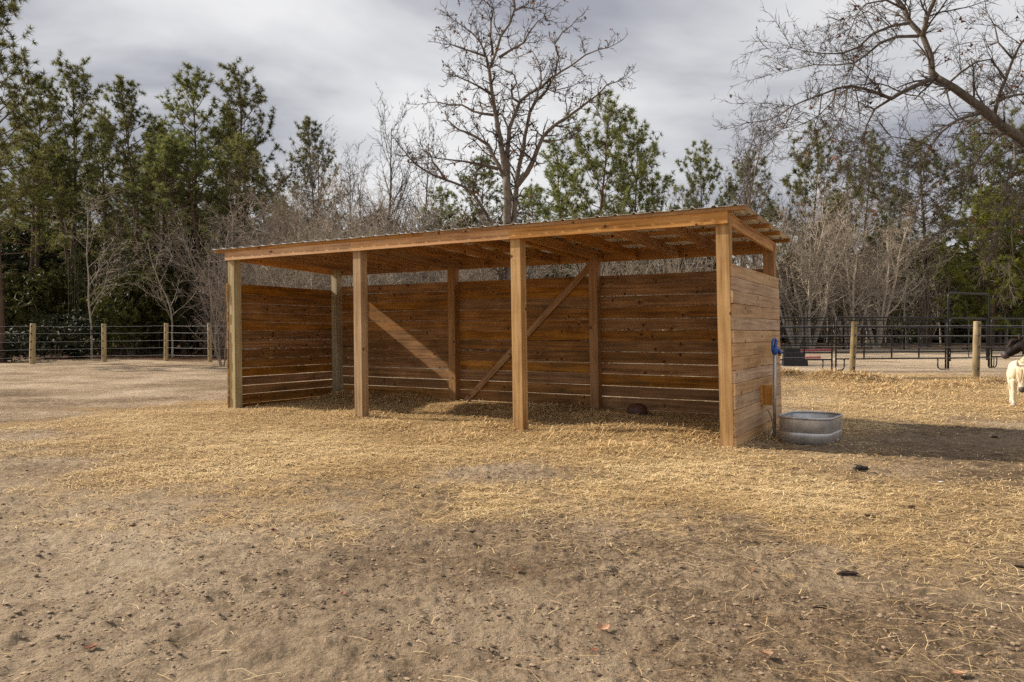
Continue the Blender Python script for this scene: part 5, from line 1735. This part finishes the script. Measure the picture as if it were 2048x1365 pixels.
YR = 17.0
cfgr = dict(step=[0.15, 0.12, 0.1], wig=[0.20, 0.26, 0.32, 0.34], trop=[-0.015, -0.012, -0.01, 0.0], kids=[11, 6, 2], start=[0.10, 0.08, 0.1], ang=[(28, 68), (28, 68), (30, 70)], ratio=[(0.28, 0.55), (0.3, 0.55), (0.35, 0.6)], rmin=0.0058, taper=0.65, minl=0.1, dens=5.6, len=(0.5, 2.0))
r_oak = [
    ([(2230, 720), (2210, 560), (2165, 440), (2095, 330), (2030, 272), (1985, 240), (1942, 205), (1905, 178), (1870, 158)], 0.27, 0.10, 0.0),
    (z7([(1425, 430), (1400, 400), (1395, 320), (1350, 205), (1275, 125), (1250, 60), (1190, -20), (1150, -60)]), 0.095, 0.05, 0.4),
    (z7([(1350, 205), (1372, 100), (1420, -10), (1440, -80)]), 0.07, 0.05, -0.4),
    (z7([(1415, 430), (1300, 480), (1180, 545), (1120, 520), (1030, 490), (960, 475), (880, 490), (800, 522), (720, 550), (640, 585), (560, 640)]), 0.07, 0.012, -0.9),
    (z7([(1170, 550), (1090, 600), (1050, 680), (1030, 760), (1040, 850)]), 0.04, 0.008, 0.5),
    (z7([(1330, 205), (1210, 208), (1120, 240), (1050, 300), (980, 350), (880, 362), (760, 360), (640, 385)]), 0.05, 0.01, 0.8),
    (z7([(1275, 135), (1180, 150), (1080, 190), (1000, 265), (910, 300), (820, 300), (640, 270)]), 0.045, 0.009, -0.6),
    (z7([(1660, 625), (1540, 660), (1450, 730), (1400, 800), (1330, 900), (1230, 990)]), 0.045, 0.009, -1.2),
    (z7([(1740, 640), (1760, 540), (1800, 440), (1840, 330), (1880, 250), (1920, 200), (1960, 100)]), 0.055, 0.02, -0.6),
    (z7([(1720, 570), (1800, 540), (1911, 520), (2000, 500)]), 0.045, 0.02, 0.8),
    (z7([(1480, 470), (1560, 400), (1640, 345), (1720, 330), (1770, 400), (1810, 470)]), 0.035, 0.012, 0.6),
    (z7([(1250, 60), (1150, 10), (1040, 30), (990, 90), (960, 160)]), 0.035, 0.01, -0.5),
    (z7([(980, 480), (1000, 560), (1010, 660), (990, 750)]), 0.02, 0.007, 0.3),
    (z7([(1840, 330), (1760, 240), (1740, 150), (1700, 80)]), 0.03, 0.012, 0.4),
    (z7([(1800, 720), (1720, 790), (1640, 900), (1590, 1020), (1560, 1150), (1480, 1240)]), 0.04, 0.010, -1.2),
    (z7([(1850, 770), (1860, 900), (1800, 1020), (1760, 1150), (1740, 1300)]), 0.035, 0.010, -1.6),
    (z7([(2000, 850), (1960, 960), (1880, 1080), (1840, 1220), (1850, 1400)]), 0.035, 0.010, -2.2),
    (z7([(1900, 800), (1840, 820), (1740, 860), (1640, 960), (1500, 1040)]), 0.03, 0.009, -0.4),
    (z7([(880, 490), (860, 560), (780, 640), (700, 680), (620, 700)]), 0.025, 0.007, 0.5),
    (z7([(800, 522), (790, 620), (765, 700), (780, 790)]), 0.022, 0.007, 0.4),
    (z7([(650, 585), (605, 680), (560, 740), (540, 790)]), 0.018, 0.006, -0.3),
    (z7([(1400, 800), (1300, 770), (1180, 750), (1100, 810), (1080, 880)]), 0.022, 0.007, 0.4),
    (z7([(1330, 900), (1250, 880), (1150, 920), (1050, 930)]), 0.018, 0.006, -0.3),
    (z7([(940, 480), (930, 580), (900, 660), (920, 760)]), 0.020, 0.006, -0.6),
    (z7([(1640, 900), (1560, 920), (1450, 980), (1380, 1060)]), 0.020, 0.006, 0.4),
    (z7([(1480, 500), (1500, 580), (1540, 640), (1560, 720)]), 0.025, 0.008, -0.6),
]
bx_ = px_x(2230, YR)
oak('oak_tree', YR, (bx_, YR), r_oak, (), 202, cfgr, 'bare oak reaching in from the right with drooping twiggy limbs', leaves_n=150)


# ------------------------------------------------------------------ ponies
def coat(name, base, patch=None, cut=None):
    m, nt, N, p, out = newmat(name)
    tcn = N('ShaderNodeTexCoord')
    n1 = N('ShaderNodeTexNoise', {'Vector': N('ShaderNodeMapping', {'Vector': tcn.outputs['Object'], 'Scale': (60, 60, 14)}).outputs[0], 'Scale': 1.0, 'Detail': 4.0})
    c = ramp(N, n1.outputs[0], [(0.3, tuple(k * 0.8 for k in base)), (0.7, base)])
    if patch:
        sp = N('ShaderNodeSeparateXYZ', {0: tcn.outputs['Object']})
        n2 = N('ShaderNodeTexNoise', {'Vector': tcn.outputs['Object'], 'Scale': 5.0, 'Detail': 3.0})
        a_ = N('ShaderNodeMath', {0: n2.outputs[0], 1: 0.35, 2: sp.outputs['X']}, operation='MULTIPLY_ADD')
        f_ = N('ShaderNodeMapRange', {'Value': a_.outputs[0], 'From Min': cut, 'From Max': cut + 0.03})
        c2 = ramp(N, n1.outputs[0], [(0.3, tuple(k * 0.6 for k in patch)), (0.7, patch)])
        c = N('ShaderNodeMix', {'Factor': f_.outputs[0], 'A': c, 'B': c2}, data_type='RGBA').outputs['Result']
    setin(nt, p, 'Base Color', c)
    p.inputs['Roughness'].default_value = 0.7
    p.inputs['Specular IOR Level'].default_value = 0.2
    nt.links.new(N('ShaderNodeBump', {'Height': n1.outputs[0], 'Strength': 0.4, 'Distance': 0.01}).outputs[0], p.inputs['Normal'])
    return m


def pony(loc, rz, head, mbody, mhair, mnose, label, seed, sc=1.0):
    """head: neck base, neck mid, poll, face, muzzle, nose tip as (x, z, r); the pony looks along +X"""
    o = empty('pony', loc, rz)
    o.scale = (sc, sc, sc)
    tag(o, label, 'pony', 'ponies at the right picture edge')
    V = []; E = []; Rd = []

    def add(co, r_, link_to=None):
        V.append(co); Rd.append(r_)
        if link_to is not None: E.append((link_to, len(V) - 1))
        return len(V) - 1
    pel = add((-0.40, 0, 0.66), 0.175)
    bel = add((-0.12, 0, 0.60), 0.205, pel)
    che = add((0.16, 0, 0.61), 0.19, bel)
    last = che
    for (x, z, r_) in head:
        last = add((x, 0, z), r_, last)
    for s_ in (-1, 1):
        k = add((0.20, s_ * 0.10, 0.46), 0.075, che)
        k = add((0.19, s_ * 0.105, 0.36), 0.055, k)
        k = add((0.205, s_ * 0.105, 0.22), 0.040, k)
        k = add((0.20, s_ * 0.105, 0.08), 0.030, k)
        k = add((0.225, s_ * 0.105, 0.02), 0.040, k)
        k = add((-0.36, s_ * 0.11, 0.48), 0.10, pel)
        k = add((-0.30, s_ * 0.115, 0.38), 0.07, k)
        k = add((-0.44, s_ * 0.115, 0.26), 0.045, k)
        k = add((-0.42, s_ * 0.115, 0.09), 0.032, k)
        k = add((-0.39, s_ * 0.115, 0.02), 0.042, k)
    me = bpy.data.meshes.new('pony_body')
    me.from_pydata(V, E, [])
    me.materials.append(mbody)
    b = link('body', me, o)
    sk = b.modifiers.new('skin', 'SKIN')
    sk.use_smooth_shade = True
    for i, r_ in enumerate(Rd):
        b.data.skin_vertices[0].data[i].radius = (r_, r_ * (0.86 if i > 2 and i < 3 + len(head) else 1.0))
    b.data.skin_vertices[0].data[pel].use_root = True
    sb = b.modifiers.new('sub', 'SUBSURF'); sb.levels = 2; sb.render_levels = 2
    rg = random.Random(seed)
    pollx, pollz, pollr = head[-4]; fx_, fz_, fr_ = head[-3]; mx_, mz_, mr_ = head[-2]; nx_, nz_2, nr_ = head[-1]
    hd = Vector((mx_ - pollx, 0, mz_ - pollz)).normalized()
    up_ = Vector((-hd.z, 0, hd.x)) if hd.x > 0 else Vector((0, 0, 1))
    if up_.z < 0 and hd.x > 0.3: up_ = -up_
    for s_ in (-1, 1):
        mb = MB()
        bs = Vector((pollx, s_ * pollr * 0.55, pollz)) + up_ * pollr * 0.6 - hd * 0.02
        mb.tube([bs[:], (bs + Vector((0, s_ * 0.02, 0.03)) + up_ * 0.015)[:], (bs + Vector((0.0, s_ * 0.025, 0.065)) + up_ * 0.03)[:], (bs + Vector((0.0, s_ * 0.02, 0.095)) + up_ * 0.04)[:]], [0.02, 0.028, 0.018, 0.003], 8)
        mb.build('ear', mbody if label.startswith('cream') else mhair, o, smooth=True)
        mb = MB()
        mb.lathe([(0.001, -0.016), (0.011, -0.011), (0.016, 0), (0.011, 0.011), (0.001, 0.016)], 10)
        ey = mb.build('eye', M_INS, o, smooth=True)
        pe = Vector((pollx, 0, pollz)).lerp(Vector((mx_, 0, mz_)), 0.36)
        ey.location = pe + Vector((0, s_ * fr_ * 0.74, 0)) + up_ * fr_ * 0.30
        mb = MB()
        mb.lathe([(0.001, -0.013), (0.011, -0.008), (0.014, 0), (0.011, 0.008), (0.001, 0.013)], 10)
        ns = mb.build('nostril', M_INS, o, smooth=True)
        ns.location = Vector((nx_, s_ * nr_ * 0.55, nz_2)) + up_ * nr_ * 0.55 + hd * nr_ * 0.45
    mb = MB()
    tip = Vector((nx_, 0, nz_2))
    mb.tube([(tip - hd * 0.03)[:], (tip + hd * 0.0)[:], (tip + hd * nr_ * 0.8)[:], (tip + hd * nr_ * 1.12)[:]], [nr_ * 0.92, nr_ * 1.04, nr_ * 0.85, nr_ * 0.25], 12)
    mb.build('nose', mnose, o, smooth=True)

    def hair(name, roots, n, L, fall):
        mb = MB()
        for _ in range(n):
            t = rg.random() * (len(roots) - 1); i = min(int(t), len(roots) - 2)
            p = Vector(roots[i]).lerp(Vector(roots[i + 1]), t - i) + Vector((rg.uniform(-.015, .015), rg.uniform(-.02, .02), 0))
            d = (Vector(fall) + rvec(rg) * 0.45).normalized()
            l_ = rg.uniform(*L)
            mb.tube([p[:], (p + d * l_ * 0.45)[:], (p + (d + Vector((0, 0, -0.6))) * l_ * 0.8)[:]], [0.006, 0.005, 0.001], 4, cap=False)
        mb.build(name, mhair, o, smooth=True)
    nb = head[0]; nm = head[1]
    crest = [(nb[0] - 0.08, 0, nb[1] + nb[2] * 0.85), (nm[0] - 0.03, 0, nm[1] + nm[2] * 0.95), (pollx - 0.02, 0, pollz + pollr * 0.9)]
    hair('mane', crest, 170, (0.12, 0.24), (0.0, 0.7, 0.25))
    hair('forelock', [tuple(Vector((pollx, -0.03, pollz)) + up_ * pollr * 0.9), tuple(Vector((pollx, 0.03, pollz)) + up_ * pollr * 0.9)], 150, (0.12, 0.24), tuple(hd * 0.9 + up_ * 0.25))
    hair('tail', [(-0.56, -0.01, 0.74), (-0.57, 0.01, 0.70)], 90, (0.4, 0.6), (-0.35, 0, -0.8))
    for (x, y) in ((0.225, -0.105), (0.225, 0.105), (-0.39, -0.115), (-0.39, 0.115)):
        mb = MB()
        mb.lathe([(0.046, 0.0), (0.044, 0.012), (0.036, 0.045), (0.001, 0.046)], 12, (x + 0.008, y, 0.0))
        mb.build('hoof', plain('hoof_horn', (0.40, 0.33, 0.26), 0.6) if label.startswith('cream') else M_INS, o, smooth=True)
    return o


M_CREAM = coat('cream_coat', (0.74, 0.64, 0.49))
M_CREAMH = plain('cream_hair', (0.70, 0.57, 0.38), 0.7, 0, 0.25, 30)
M_PINTO = coat('pinto_coat', (0.72, 0.62, 0.48), (0.012, 0.008, 0.007), 0.44)
M_DKHAIR = plain('dark_brown_hair', (0.028, 0.014, 0.010), 0.65, 0, 0.4, 30)
M_GREYN = plain('grey_nose', (0.06, 0.045, 0.045), 0.6)
Yp = 12.75
xp = px_x(2047, Yp)
pony((8.70, 12.80, hz(8.7, 12.8)), R(-122), [(0.32, 0.66, 0.15), (0.43, 0.70, 0.11), (0.50, 0.665, 0.092), (0.545, 0.53, 0.080), (0.585, 0.37, 0.055), (0.60, 0.31, 0.050)], M_CREAM, M_CREAMH, M_GREYN,
     'cream pony facing the camera with lowered head at the right edge', 1, 0.98)
Yp = 13.7
xp = px_x(2008, Yp)
pony((9.70, 13.28, hz(9.7, 13.3)), R(146), [(0.30, 0.74, 0.17), (0.42, 0.90, 0.15), (0.53, 1.02, 0.135), (0.63, 0.955, 0.125), (0.745, 0.855, 0.088), (0.78, 0.835, 0.075)], M_PINTO, M_DKHAIR, M_GREYN,
     'dark headed pony looking left behind the cream pony', 2, 1.0)
